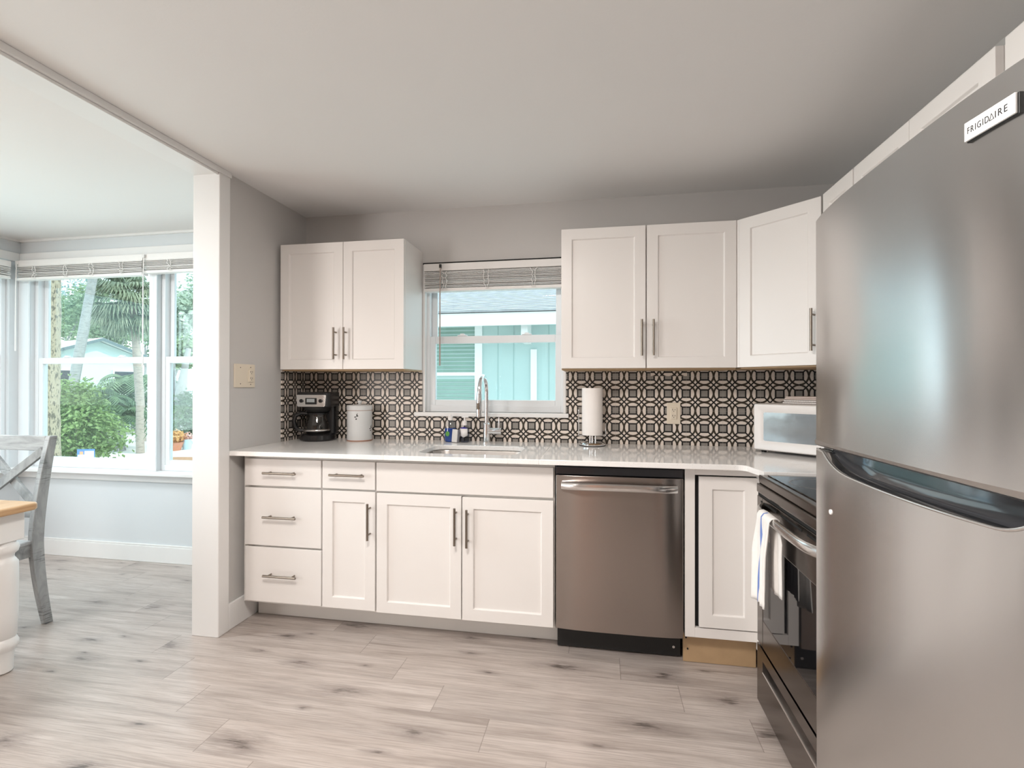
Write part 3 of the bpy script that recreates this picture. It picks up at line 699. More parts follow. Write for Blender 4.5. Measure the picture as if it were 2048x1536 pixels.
for x, z in ((-.035, -.043), (-.035, .043), (.042, -.046), (.042, .046)): obj('screw', MB().cyl((x, -.007, z), (x, -.0082, z), .003, n=10), M['nickel'], t)
# microwave in the corner, turned to 45 degrees
t = thing('microwave', 'white countertop microwave turned diagonally in the corner', 'microwave', (2.636, -.228, CZ1), -PI / 4 + .02)
MW, MH, MD = .46, .232, .30
bb = MB().box(0, MW, .03, MD, .014, .014 + MH); obj('housing', bb, M['white'], t, .006)
DWD = .335
fr = MB(); z0, z1 = .014, .014 + MH
def rr(x0, x1, za, zb, r, y): return [(x, y, z) for x, z in rrect(x0, x1, za, zb, r, 4)]
loops = [rr(0, DWD, z0, z1, .012, .03), rr(0, DWD, z0, z1, .012, .008), rr(.006, DWD - .004, z0 + .005, z1 - .005, .010, 0), rr(.028, DWD - .02, z0 + .03, z1 - .026, .010, 0), rr(.050, DWD - .038, z0 + .049, z1 - .045, .008, .010)]
K = len(loops[0]); fr.add([p for l in loops for p in l], [(i * K + j, i * K + (j + 1) % K, (i + 1) * K + (j + 1) % K, (i + 1) * K + j) for i in range(4) for j in range(K)])
dr = obj('door', fr, M['white'], t, 0, 35)
obj('window', MB().box(.048, DWD - .036, .009, .02, z0 + .047, z1 - .043), paint('microwave glass', (.20, .225, .245), .10, .25, 9, .25, 14, Specular_IOR_Level=1.0), dr)
pn = obj('control_panel', MB().box(DWD + .002, MW, 0, .03, z0, z1), M['white'], t, .005)
obj('display', MB().box(DWD + .02, MW - .02, -.001, .002, z1 - .06, z1 - .03), M['bglass'], pn)
obj('button', MB().box(DWD + .02, MW - .02, -.002, .002, z0 + .02, z0 + .05), M['white'], pn, .002)
for x in (.03, MW - .03):
    for y in (.05, MD - .04): obj('foot', MB().cyl((x, y, 0), (x, y, .016), .012), M['blackm'], t)
# folded cloths on the microwave
def folded(label, x0, x1, y0, y1, z, h, col, layers, nm, off):
    b = MB()
    for i in range(layers):
        za = z + h * i / layers; zb = z + h * (i + 1) / layers - .001
        e = .004 * ((i * 7) % 3)
        b.box(x0 + e, x1 - e * .5, y0 + e, y1, za, zb)
    o = obj(nm, b, col, None, .004, None, 3); o.location = (2.636, -.228, CZ1 + .014 + MH); o.rotation_euler = (0, 0, -PI / 4 + .02 + off)
    return o
tw = NT('speckled towel'); vv = tw.ob()
br = tw.n('ShaderNodeTexBrick'); tw.L(vv, br.inputs[0]); br.inputs['Scale'].default_value = 45; br.inputs['Color1'].default_value = (.74, .70, .68, 1); br.inputs['Color2'].default_value = (.70, .66, .64, 1); br.inputs['Mortar'].default_value = (.30, .24, .22, 1); br.inputs['Mortar Size'].default_value = .012
tw.bsdf(br.outputs[0], .9, bump=tw.noise(300, vv, 2), bstr=.4)
tag(folded('', .115, .40, .06, .25, .001, .020, tw.mat, 2, 'dish_towel', .02), 'checked folded dish towel lying directly on the microwave', 'towel')
tag(folded('', .12, .40, .07, .24, .0215, .016, paint('pale pink towel', (.68, .58, .53), .95, .12, 40, .5, 300), 2, 'dish_towel', .05), 'pale pink folded dish towel on top of the checked towel', 'towel')

# ------------------------------------------------------------------ range
RW = .70
t = thing('range', 'dark stainless electric range between corner counter and refrigerator', 'range', (2.485, -.846, 0), -PI / 2)
obj('body', MB().box(.004, RW - .004, .03, .60, .035, .885), M['blackm'], t, .002)
ctp = obj('cooktop', MB().box(0, RW, -.004, .56, .872, .903), M['steel_r'], t, .004)
obj('glass_top', MB().box(.022, RW - .022, .022, .545, .9025, .906), M['bglass'], ctp, .002)
bmk = paint('burner mark', (.10, .10, .10), .3)
for x, y, r in ((.19, .15, .10), (.51, .15, .08), (.19, .40, .075), (.51, .40, .10)):
    obj('burner_ring', MB().lathe([(r, .9061), (r + .003, .9064), (r + .006, .9061)], (x, y, 0), 36, cap=False), bmk, ctp)
obj('front_rail', MB().box(.002, RW - .002, -.012, .03, .838, .872), M['steel_r'], t, .004)
bg = obj('backguard', MB().prism([(.53, .885), (.62, .885), (.62, 1.06), (.58, 1.06)], 0, RW, 'x'), M['steel_r'], t, .003)
for x in (.06, .15, .55, .64): obj('knob', MB().cyl((x, .575, .98), (x, .53, .975), .02, .017, n=20), M['black'], bg, 0, 40)
obj('display', MB().box(.25, .45, .545, .56, .95, 1.01), M['bglass'], bg)
# oven door with vent slots, window, handle
od = obj('oven_door', MB().ring(.003, RW - .003, .262, .826, -.010, .028, .066, .066, .105, .145), M['steel_r'], t, .003)
obj('oven_window', MB().box(.066, RW - .066, -.0085, .02, .365, .685), M['bglass'], od)
for x0, x1 in ((.05, .07), (.09, .22), (.26, .44), (.48, .61), (.63, .65)): obj('vent_slot', MB().box(x0, x1, -.0108, .0, .806, .814), M['dark'], od)
obj('gap_strip', MB().box(.003, RW - .003, -.006, .03, .826, .838), M['dark'], t)
hp = []
for i in range(17):
    f = i / 16; hp.append((.075 + (RW - .15) * f, -.012 - .036 * (1 - (2 * f - 1) ** 6), .795))
hm = MB(); vs = []
for (x, y, z) in hp:
    for j in range(12):
        a = 2 * PI * j / 12; vs.append((x, y + .010 * math.cos(a), z + .0165 * math.sin(a)))
hm.add(vs, [(i * 12 + j, i * 12 + (j + 1) % 12, (i + 1) * 12 + (j + 1) % 12, (i + 1) * 12 + j) for i in range(16) for j in range(12)] + [tuple(range(12))[::-1], tuple(16 * 12 + j for j in range(12))])
obj('handle', hm, M['silver'], od, 0, 60)
# storage drawer with a recessed pull
dq = MB().box(.003, RW - .003, -.010, .028, .035, .17).box(.003, RW - .003, -.010, .028, .212, .254).box(.003, .068, -.010, .028, .17, .212).box(RW - .068, RW - .003, -.010, .028, .17, .212)
dwr = obj('storage_drawer', dq, M['steel_r'], t)
obj('pull_recess', MB().prism([(-.010, .172), (-.012, .170), (.02, .168), (.024, .212), (.018, .212), (.014, .178)], .068, RW - .068, 'x'), M['silver'], dwr)
for x in (.035, RW - .035):
    for y in (.03, .54): obj('foot', MB().cyl((x, y, 0), (x, y, .036), .016), M['blackm'], t)

# towel over the oven handle
def cloth():
    b = MB(); nu, nv = 26, 40
    y0, y1 = -1.165, -1.04
    L1, L2 = .325, .27
    xh, zh = 2.485 - .047, .795
    vs = []
    for i in range(nu + 1):
        u = i / nu; y = y0 + (y1 - y0) * u
        wob = .006 * math.sin(u * 9) + .004 * math.sin(u * 21 + 1)
        for j in range(nv + 1):
            s = -L2 + (L1 + L2) * j / nv
            r = .020; arc = r * PI
            if abs(s) < arc / 2:
                a = s / r; x = xh - r * math.sin(a); z = zh + r * math.cos(a) * .95
            elif s > 0:
                d = s - arc / 2; x = xh - r - .010 * (d / L1) - wob * min(1, d / .12) * 1.4; z = zh - d
                yy = 1 + .0 * d
            else:
                d = -s - arc / 2; x = xh + r - .006 + wob * .4 * min(1, d / .1); z = zh - d
            fl = max(0, abs(s) - .04)
            yc = (y0 + y1) / 2
            yy = yc + (y - yc) * (1 + .22 * fl / .3) + .012 * math.sin(s * 7 + u * 2) * min(1, fl / .1)
            if s < 0: yy = yc - .03 * min(1, fl / .05) + (yy - yc) * (1 - .35 * min(1, fl / .1))
            vs.append((x, yy, z + .012 * (1 - u) * (1 if s > 0 else 0) * min(1, abs(s) / .3)))
    b.add(vs, [(i * (nv + 1) + j, i * (nv + 1) + j + 1, (i + 1) * (nv + 1) + j + 1, (i + 1) * (nv + 1) + j) for i in range(nu) for j in range(nv)])
    return b
tn = NT('striped towel cloth'); x_, y_, z_ = tn.xyz(tn.pos())
d_ = tn.m('ABSOLUTE', tn.m('SUBTRACT', y_, tn.m('MULTIPLY_ADD', z_, -.03, -1.066)))
st = tn.m('SUBTRACT', 1, tn.step(d_, .0045, .006))
st = tn.m('MULTIPLY', st, tn.m('LESS_THAN', x_, 2.44))
cc = tn.mix(st, tn.mix(tn.noise(60, tn.pos(), 3), (.78, .75, .72), (.86, .84, .82)), (.16, .24, .55))
tn.bsdf(cc, .95, bump=tn.noise(600, tn.pos(), 2), bstr=.5, bdist=.002)
o = obj('dish_towel', cloth(), tn.mat, None, 0, 60)
o.modifiers.new('s', 'SOLIDIFY').thickness = .004
tag(o, 'white dish towel with blue stripe hanging over the oven handle', 'towel')

# ------------------------------------------------------------------ refrigerator
FX, FY0, FW_, FT = 2.382, -1.555, .705, 1.661
t = thing('refrigerator', 'large stainless steel top freezer refrigerator at the right picture edge', 'refrigerator', (FX, FY0, 0), -PI / 2)
obj('cabinet', MB().box(.006, FW_ - .006, .075, RX - FX - .012, .03, FT - .02), paint('fridge side grey', (.14, .14, .14), .45, .05, 40, .2, 300), t, .004)
def fx(u):                                            # front face bows out a little towards the middle
    f = u / FW_; return .024 * abs(2 * f - 1) ** 3 + (.012 * (max(0, .02 - u) / .02) ** 2 + .012 * (max(0, u - FW_ + .02) / .02) ** 2)
def skin(z0, ztop, nu=80, t_=.07):
    b = MB(); us = sorted(set([FW_ * i / nu for i in range(nu + 1)] + [.002, .005, .009, .014, FW_ - .002, FW_ - .005, FW_ - .009, FW_ - .014]))
    vs = []
    for u in us:
        zt = ztop(u); vs += [(u, fx(u), z0), (u, fx(u), zt - .003), (u, fx(u) + .004, zt), (u, t_, zt), (u, t_, z0)]
    n = len(us); fs = []
    for i in range(n - 1):
        a, c2 = 5 * i, 5 * i + 5
        for j in range(5): fs.append((a + j, c2 + j, c2 + (j + 1) % 5, a + (j + 1) % 5))
    fs += [tuple(range(5)), tuple(5 * (n - 1) + j for j in range(5))[::-1]]
    b.add(vs, fs); return b
fz = obj('freezer_door', skin(1.115, lambda u: FT), M['steel_f'], t, 0, 25)
part_label(obj('bottom_trim', MB().prism([(fx(.03) + .002, 1.104), (fx(.03) + .008, 1.100), (.07, 1.100), (.07, 1.115), (fx(.03) + .001, 1.115)], .012, FW_ - .012, 'x'), metal('grey trim', (.42, .39, .37), .3), fz), 'grey lower edge trim')
# lower door with a scooped handle pocket
pu0, pu1 = .082, .672
def lip(u):
    if u <= pu0 or u >= pu1: return 1.093
    a = min(1, (u - pu0) / .15); c2 = min(1, (pu1 - u) / .07)
    e = lambda q: (1 - (1 - q) ** 2.2)
    base = 1.093 - .030 * min(e(a), e(c2))
    return base - .007 * math.sin(PI * (u - pu0) / (pu1 - pu0))
ld_ = obj('refrigerator_door', skin(.07, lip, 120, .028), M['steel_f'], t, 0, 25)
obj('door_core', MB().box(.004, FW_ - .004, .0285, .07, .07, 1.03).box(.004, pu0 + .006, .0285, .07, 1.03, 1.092).box(pu1 - .006, FW_ - .004, .0285, .07, 1.03, 1.092), M['gloss'], ld_)
pk = MB(); us = [pu0 - .002 + (pu1 - pu0 + .004) * i / 60 for i in range(61)]
vs = []
for u in us:
    zl = lip(u); x0 = fx(u)
    f_ = (1.0935 - zl) / .037
    for (dx, dz) in ((.001, 0), (.010, -.004), (.022, -.012), (.036, -.012), (.048, .002), (.054, .02), (.057, .05)): 
        vs.append((u, x0 + dx * (.35 + .65 * min(1, f_)) + .004, min(zl + dz * min(1, f_ + .1), 1.099)))
pk.add(vs, [(i * 7 + j, i * 7 + j + 1, (i + 1) * 7 + j + 1, (i + 1) * 7 + j) for i in range(60) for j in range(6)])
part_label(obj('handle_pocket', pk, M['gloss'], ld_, 0, 70), 'glossy dark scooped handle')
obj('pocket_trim', MB().tube([(u, fx(u) - .0005, lip(u) - .001) for u in us], .0026, 8), M['silver'], ld_, 0, 60)
o = obj('hole_plug', MB().lathe([(.006, 0), (.0055, .002), (.003, .003)], n=16), M['white'], ld_, 0, 40); o.rotation_euler = (PI / 2, 0, 0); o.location = (.133, fx(.133), .963)
hg = obj('hinge', MB().box(.012, .06, .04, .07, 1.092, 1.101), M['silver'], t, .002)
# badge
bx0, bx1, bz0, bz1 = .565, .643, 1.591, 1.618
bsl = math.atan2(fx(bx1) - fx(bx0), bx1 - bx0); byc = (fx(bx0) + fx(bx1)) / 2
bdg = bpy.data.objects.new('badge', None); C.objects.link(bdg); bdg.parent = fz; bdg.location = ((bx0 + bx1) / 2, byc, (bz0 + bz1) / 2); bdg.rotation_euler = (0, 0, bsl)
HW, HH = (bx1 - bx0) / 2, (bz1 - bz0) / 2
obj('badge_back_shade', MB().box(-HW, HW + .001, -.004, .006, -HH - .001, HH), M['blackm'], bdg, .001)  # black backing peeks out right and below as the badge's painted edge shadow
obj('badge_plate', MB().box(-HW, HW - .001, -.0075, -.004, -HH + .0005, HH), paint('badge silver', (.66, .66, .65), .35, .02), bdg, .001)
def text_mesh(body, size, ext):
    cu = bpy.data.curves.new('txt', 'FONT'); cu.body = body; cu.size = size; cu.extrude = ext; cu.space_character = 1.25; cu.offset = -.008
    to = bpy.data.objects.new('txt', cu); C.objects.link(to)
    bpy.context.view_layer.update()
    me = bpy.data.meshes.new_from_object(to.evaluated_get(bpy.context.evaluated_depsgraph_get()))
    bpy.data.objects.remove(to); return me
def letters(body, width, cap, x, z, y, parent, mat):
    me = text_mesh(body, 1, .01)
    xs = [v.co.x for v in me.vertices]; ys_ = [v.co.y for v in me.vertices]
    kx = width / (max(xs) - min(xs)); kz = cap / (max(ys_) - min(ys_)); mx_, my_ = min(xs), min(ys_)
    for v in me.vertices: v.co = (x + (v.co.x - mx_) * kx, y - v.co.z * .02, z + (v.co.y - my_) * kz)
    me.materials.append(mat); o = bpy.data.objects.new('lettering', me); C.objects.link(o); o.parent = parent; return o
ly = -.0078
letters('FRIGID', .0335, .0088, -HW + .0062, -.0042, ly, bdg, M['black'])
letters('IRE', .0175, .0088, -HW + .0492, -.0042, ly, bdg, M['black'])
tri = [(-HW + .0407, ly, -.0039), (-HW + .0440, ly, .0042), (-HW + .0473, ly, -.0039)]
obj('lettering', MB().tube(tri, .0006, 6, close=True), M['black'], bdg)

# ------------------------------------------------------------------ dining table and chair
t = thing('dining_table', 'white dining table with turned legs and oak top at the left edge', 'table', (-1.185, -1.62, 0))
HX, HY = .605, .51
tt = MB().prism([(x, y) for x, y in rrect(-HX, HX, -HY, HY, .03, 5)], .697, .730)
obj('tabletop', tt, M['oak'], t, .009, None, 3)
obj('apron', MB().ring(-HX + .10, HX - .10, .60, .697, -HY + .065, -HY + .085, .02, .02, .0475, .0475).ring(-HX + .10, HX - .10, .60, .697, HY - .085, HY - .065, .02, .02, .0475, .0475)
    .box(-HX + .08, -HX + .10, -HY + .09, HY - .09, .60, .697).box(HX - .10, HX - .08, -HY + .09, HY - .09, .60, .697), M['trim'], t)
prof = [(.030, 0), (.040, .006), (.041, .055), (.044, .09), (.047, .098), (.0575, .115), (.058, .13), (.050, .148), (.047, .152), (.052, .158), (.055, .26), (.056, .40), (.055, .475), (.048, .487), (.041, .498), (.043, .512), (.054, .522), (.0585, .540), (.054, .556), (.046, .562), (.046, .57)]
for sx in (-1, 1):
    for sy in (-1, 1):
        x, y = sx * (HX - .108), sy * (HY - .075)
        lg = MB().lathe(prof, (x, y, 0), 32); lg.box(x - .052, x + .052, y - .052, y + .052, .57, .697)
        obj('leg', lg, M['trim'], t, .003, 40)

def chair(label, loc, rot):
    t = thing('dining_chair', label, 'chair', loc, rot)
    W = .215
    def curve(z):                                     # how far the rear legs lean back at height z
        if z < .45: return .055 * ((.45 - z) / .45) ** 1.6
        return .072 * ((z - .45) / .53) ** 1.5
    def post(x):
        b = MB(); n = 22; vs = []
        for i in range(n + 1):
            z = .98 * i / n; y = curve(z); h = .015; d = .019 + .009 * math.sin(PI * z / .98)
            vs += [(x - h, y - d, z), (x + h, y - d, z), (x + h, y + d, z), (x - h, y + d, z)]
        fs = [(4 * i + j, 4 * i + (j + 1) % 4, 4 * i + 4 + (j + 1) % 4, 4 * i + 4 + j) for i in range(n) for j in range(4)] + [(3, 2, 1, 0), (4 * n, 4 * n + 1, 4 * n + 2, 4 * n + 3)]
        b.add(vs, fs); return b
    for s in (-1, 1): obj('rear_leg', post(s * W), M['chair'], t, .003)
    def bar(xa, za, xb, zb, wd, dep, off=0):
        n = 8; b = MB(); vs = []
        d = Vector((xb - xa, 0, zb - za)).normalized(); p = Vector((-d.z, 0, d.x))
        for i in range(n + 1):
            f = i / n; x = xa + (xb - xa) * f; z = za + (zb - za) * f
            for sgn, dy in ((-1, -dep), (1, -dep), (1, dep), (-1, dep)):
                q = Vector((x, 0, z)) + p * (wd / 2 * sgn); vs.append((q.x, curve(z) + dy + off, q.z))
        b.add(vs, [(4 * i + j, 4 * i + (j + 1) % 4, 4 * i + 4 + (j + 1) % 4, 4 * i + 4 + j) for i in range(n) for j in range(4)] + [(3, 2, 1, 0), (4 * n, 4 * n + 1, 4 * n + 2, 4 * n + 3)])
        return b
    obj('top_rail', bar(-W + .016, .941, W - .016, .941, .078, .012), M['chair_h'], t, .003)
    obj('lower_rail', bar(-W + .016, .585, W - .016, .585, .045, .010), M['chair_h'], t, .003)
    obj('cross_slat', bar(-W + .02, .61, W - .02, .905, .044, .008, -.009), M['chair'], t, .002)
    obj('cross_slat', bar(-W + .02, .905, W - .02, .61, .044, .008, .009), M['chair'], t, .002)
    obj('seat', MB().prism([(-W - .005, -.02), (W + .005, -.02), (W + .012, -.40), (W - .01, -.43), (-W + .01, -.43), (-W - .012, -.40)], .432, .455), M['chair_h'], t, .006)
    obj('seat_frame', MB().box(-W + .01, W - .01, -.40, -.38, .37, .432).box(-W + .016, W - .016, -.03, -.012, .37, .432).box(-W, -W + .02, -.39, -.02, .37, .432).box(W - .02, W, -.39, -.02, .37, .432), M['chair_h'], t)
    for s in (-1, 1): obj('front_leg', MB().tube([(s * (W - .015), -.39, .432), (s * (W - .015), -.39, 0)], [.024, .017], 4), M['chair'], t)
    return t
chair('weathered grey cross back chair behind the table by the dining window', (-1.205, -.83, 0), 0)

# ------------------------------------------------------------------ outdoors
GZ = -.32
struct('ground', MB().box(-60, 40, .3, 70, GZ - .2, GZ), paint('pale shell drive', (.72, .70, .66), .9, .08, 3, .3, 20), 'bright pale paved ground outside the windows', 'ground')
struct('ground_side', MB().box(-60, DX - .3, -30, .3, GZ - .2, GZ), paint('side yard', (.52, .53, .46), .9, .2, 2, .5, 30), 'pale yard beside the dining room', 'ground')

def foliage_mat(name, c0, c1, scale=3.0):
    t = NT(name); f = t.noise(scale, t.pos(), 4); g = t.noise(scale * 9, t.pos(), 2)
    c = t.mix(t.step(t.m('MULTIPLY_ADD', g, .5, t.m('MULTIPLY', f, .6)), .35, .75), c0, c1)
    mt = t.bsdf(c, .5)
    tl = t.n('ShaderNodeBsdfTranslucent'); t.L(c, tl.inputs[0])
    mx = t.n('ShaderNodeMixShader'); mx.inputs[0].default_value = .3
    t.L(t.p.outputs[0], mx.inputs[1]); t.L(tl.outputs[0], mx.inputs[2]); t.L(mx.outputs[0], t.out.inputs[0])
    return mt
def bark_mat(name, c0, c1, sc, dark=.6):
    t = NT(name); v = t.ob(); f = t.noise(1, t.scale(v, sc), 5, .65, .6); g = t.noise(1, t.scale(v, tuple(x * 2.3 for x in sc)), 3)
    c = t.mix(f, c0, c1); c = t.mix(t.m('MULTIPLY', t.step(t.m('ADD', t.m('MULTIPLY', f, .5), t.m('MULTIPLY', g, .5)), .50, .57), dark), c, (.07, .06, .045))
    return t.bsdf(c, .85, bump=f, bstr=.6, bdist=.02)
F = {'shrub': foliage_mat('shrub leaf', (.08, .15, .045), (.30, .42, .15), 2.5),
     'dark': foliage_mat('dark leaf', (.05, .10, .05), (.15, .24, .11), 1.6),
     'mid': foliage_mat('mid leaf', (.12, .19, .10), (.32, .42, .24), 1.2),
     'pale': foliage_mat('pale leaf', (.22, .30, .22), (.46, .54, .42), 1.0),
     'teal': foliage_mat('blue green leaf', (.16, .27, .25), (.38, .50, .48), 1.0),
     'palm': foliage_mat('palm frond', (.15, .21, .14), (.42, .46, .32), 4.0)}
M['bark'] = bark_mat('flaking bark', (.24, .20, .135), (.46, .40, .29), (26, 26, 9), .85)
M['bark_g'] = bark_mat('grey palm trunk', (.27, .28, .27), (.40, .40, .39), (4, 4, 22), .35)
M['bark_t'] = bark_mat('pale trunk', (.32, .27, .23), (.46, .40, .34), (5, 5, 16), .3)

def leaves(blobs, n, size, seed, asp=.5, shell=.55):
    rnd = random.Random(seed); b = MB()
    vol = [r[0] * r[1] * r[2] for _, r in blobs]; tot = sum(vol)
    for (c, r), v_ in zip(blobs, vol):
        for _ in range(max(1, int(n * v_ / tot))):
            d = Vector((rnd.gauss(0, 1), rnd.gauss(0, 1), rnd.gauss(0, 1))).normalized() * (shell + (1 - shell) * rnd.random()) * (1 + .12 * rnd.gauss(0, 1))
            p = Vector((c[0] + d.x * r[0], c[1] + d.y * r[1], c[2] + d.z * r[2]))
            if p.z < GZ + .02: continue
            a = Vector((rnd.gauss(0, 1), rnd.gauss(0, 1), rnd.gauss(0, .6))).normalized()
            nn = (d * .6 + Vector((rnd.gauss(0, .6), rnd.gauss(0, .6), rnd.gauss(.5, .6)))).normalized()
            a = (a - nn * a.dot(nn)).normalized(); s2 = nn.cross(a); L_ = size * (.6 + .8 * rnd.random())
            b.add([p, p + a * L_ * .5 + s2 * L_ * asp * .5, p + a * L_ - nn * L_ * .12, p + a * L_ * .5 - s2 * L_ * asp * .5], [(0, 1, 2, 3)])
    return b
def puff(cx_, cy_, cz_, R, k, seed, flat=.8):
    rnd = random.Random(seed); out = []
    for _ in range(k):
        d = Vector((rnd.gauss(0, 1), rnd.gauss(0, 1), rnd.gauss(0, .8))).normalized() * rnd.random() ** .5
        rr_ = R * (.32 + .22 * rnd.random()); out.append(((cx_ + d.x * R * .75, cy_ + d.y * R * .75, cz_ + d.z * R * .75 * flat), (rr_, rr_, rr_ * .85)))
    return out
def tree(name, label, cat, px, py, d, R, fol, n, size, seed, group=None, trunk='bark_g', tr=.12, flat=.85, k=9):
    c = at(px, py, d); t = thing(name, label, cat, (c.x, c.y, GZ), 0, group)
    h = c.z - GZ
    obj('foliage', leaves(puff(0, 0, h, R, k, seed, flat), n, size, seed), F[fol], t)
    tk = MB().tube([(0, 0, 0), (.05, .02, h * .5), (0, 0, h)], [tr, tr * .8, tr * .4], 8)
    rnd = random.Random(seed)
    for i in range(4): a = 2 * PI * i / 4 + rnd.random(); tk.tube([(0, 0, h * .55), (R * .5 * math.cos(a), R * .5 * math.sin(a), h + R * .2)], [tr * .5, tr * .15], 6)
    obj('trunk', tk, M[trunk], t, 0, 50)
    return t
def fan_crown(center, L_, n, seed, up=1.1, lo=-1.2, width=.55):
    rnd = random.Random(seed); b = MB(); c = Vector(center)
    for i in range(n):
        az = rnd.random() * 2 * PI; el = lo + (up - lo) * rnd.random()
        dirv = Vector((math.cos(az) * math.cos(el), math.sin(az) * math.cos(el), math.sin(el)))
        tip = c + dirv * L_ * .55; side = dirv.cross(Vector((0, 0, 1))).normalized()
        b.tube([c, tip], [.02, .008], 4)
        for k in range(12):
            a = (k / 11 - .5) * 2.6
            dd = (dirv * math.cos(a) + side * math.sin(a)).normalized(); e1 = tip + dd * L_ * .28; e2 = e1 + (dd * .55 + Vector((0, 0, -.8))) * L_ * .30
            wv = dd.cross(Vector((rnd.gauss(0, .4), rnd.gauss(0, .4), 1))).normalized() * L_ * .028
            b.add([tip - wv * .4, tip + wv * .4, e1 + wv, e1 - wv, e2], [(0, 1, 2, 3), (3, 2, 4)])
    return b
def feather_crown(center, L_, n, seed):
    rnd = random.Random(seed); b = MB(); c = Vector(center)
    for i in range(n):
        az = 2 * PI * i / n + rnd.random() * .5; el = .2 + .9 * rnd.random(); P = []
        for k in range(9):
            f = k / 8; P.append(c + Vector((math.cos(az) * math.cos(el) * f, math.sin(az) * math.cos(el) * f, math.sin(el) * f - .75 * f * f)) * L_)
        b.tube(P, [.015 * (1 - .8 * k / 8) for k in range(9)], 4)
        for k in range(1, 9):
            tg = (P[k] - P[k - 1]).normalized(); sd = tg.cross(Vector((0, 0, 1))).normalized()
            for sg in (-1, 1):
                for q in (0, .5):
                    p0 = P[k - 1].lerp(P[k], q); e = p0 + (sd * sg * .85 + tg * .5 + Vector((0, 0, -.35))) * L_ * .26; wv = tg * L_ * .022
                    b.add([p0 - wv, p0 + wv, e], [(0, 1, 2)])
    return b

# big bark trunk near the window
a0 = at(95, 768, 6.6); t = thing('palm_tree', 'thick flaking barked palm trunk just outside the dining window', 'palm tree', (a0.x, a0.y, GZ))
rt = .128; pts = []; rad = []; rnd = random.Random(3)
for i in range(40): pts.append((.02 * math.sin(i * .3), .015 * math.cos(i * .4), i * .15)); rad.append(rt * (1 + .08 * rnd.random()) * (1.25 if i == 0 else 1))
obj('trunk', MB().tube(pts, rad, 20), M['bark'], t, 0, 60)
obj('fronds', fan_crown((0, 0, 6.0), 1.5, 24, 4), F['palm'], t)
# leaning grey palms
def lean(label, p0, p1, d, r0, r1, crown):
    a = at(*p0, d); c = at(*p1, d); t = thing('palm_tree', label, 'palm tree', (a.x, a.y, GZ))
    a = Vector((a.x, a.y, GZ)); k = (c - at(*p0, d)); s_ = (c.z - GZ) / max(.1, k.z)
    pts = []; base = at(*p0, d) + k * ((GZ - at(*p0, d).z) / k.z)
    for i in range(17): f = i / 16 * 1.45; p = base + k * s_ * f; pts.append(p - a)
    obj('trunk', MB().tube(pts, [r0 + (r1 - r0) * i / 16 for i in range(17)], 12), M['bark_g'], t, 0, 60)
    obj('fronds', feather_crown(pts[-1], crown, 16, int(d)), F['palm'], t)
lean('leaning pale grey palm behind the round shrub', (140, 800), (184, 565), 12.5, .105, .09, 2.0)
lean('thin leaning palm trunk right behind the grey leaning palm', (174, 660), (193, 560), 17.0, .07, .06, 1.6)
# cabbage palm
cpx = at(266, 700, 14.0); t = thing('palm_tree', 'shaggy headed cabbage palm in front of the pale house', 'palm tree', (cpx.x, cpx.y, GZ))
hc = at(256, 602, 14.0); hz = hc.z - GZ
obj('trunk', MB().tube([(.28, 0, 0), (.22, 0, hz * .35), (.10, 0, hz * .7), (0, 0, hz)], [.13, .11, .10, .10], 12), M['bark_t'], t, 0, 60)
obj('fronds', fan_crown((hc.x - cpx.x, hc.y - cpx.y, hz), 1.05, 110, 9, 1.3, -1.15), F['palm'], t)
t2 = at(281, 800, 11.5); t = thing('tree', 'bare pale straight trunk right of the round shrub', 'tree', (t2.x, t2.y, GZ))
obj('trunk', MB().tube([(0, 0, 0), (-.02, 0, 1.2), (-.06, 0, 2.3)], [.085, .075, .07], 10), M['bark_t'], t, 0, 60)
# round shrub
sh = at(165, 848, 9.3); t = thing('shrub', 'large round light green shrub outside the dining window', 'shrub', (sh.x, sh.y, GZ))
bl_ = [((-.30, 0, 1.18), (.45, .5, .55)), ((-.35, -.1, .70), (.55, .6, .55)), ((.22, -.1, .72), (.55, .55, .48)), ((-.05, .1, 1.35), (.32, .35, .35)), ((.52, 0, .62), (.38, .4, .36)), ((-.75, .1, .95), (.5, .5, .75)), ((.1, 0, .95), (.45, .45, .42)), ((0, -.1, .42), (.75, .55, .32))]
obj('foliage', leaves(bl_, 7500, .085, 11, .5, .62), F['shrub'], t)
sk = MB()
for i in range(6): a = i * 1.05; sk.tube([(.1 * math.cos(a), .1 * math.sin(a), 0), (.35 * math.cos(a), .3 * math.sin(a), .8)], [.03, .012], 6)
obj('stem', sk, M['bark_t'], t, 0, 60)
# darker palms and hedge by the house
hg_ = 'feathery garden palms before the house'
for i, (px, py, d, L_, lab) in enumerate([(205, 800, 12.6, 1.3, 'dark feathery garden palm right of the round shrub'), (240, 818, 11.9, 1.0, 'dark feathery garden palm beside the cabbage palm trunk'), (262, 760, 16.8, 1.6, 'brighter garden palm below the cabbage palm head'), (172, 780, 14.9, 1.3, 'garden palm peeking above the round shrub'), (335, 790, 19.0, 1.6, 'garden palm in the window by the jamb')]):
    c = at(px, py, d); t = thing('garden_palm', lab, 'palm plant', (c.x, c.y, GZ), i, hg_)
    obj('fronds', feather_crown((0, 0, max(.3, c.z - GZ - .2)), L_, 26, 20 + i), F['dark' if i != 2 else 'mid'], t)
    st_ = MB()
    for k in range(5): st_.tube([(.1 * math.cos(k * 1.3), .1 * math.sin(k * 1.3), 0), (.03 * math.cos(k * 1.3), .03 * math.sin(k * 1.3), max(.3, c.z - GZ - .2))], .025, 6)
    obj('stem', st_, M['bark_g'], t, 0, 60)
t = at(228, 852, 16.3)
hd_ = thing('hedge', 'dark green hedge along the wall of the pale house', 'hedge', (t.x, t.y, GZ))
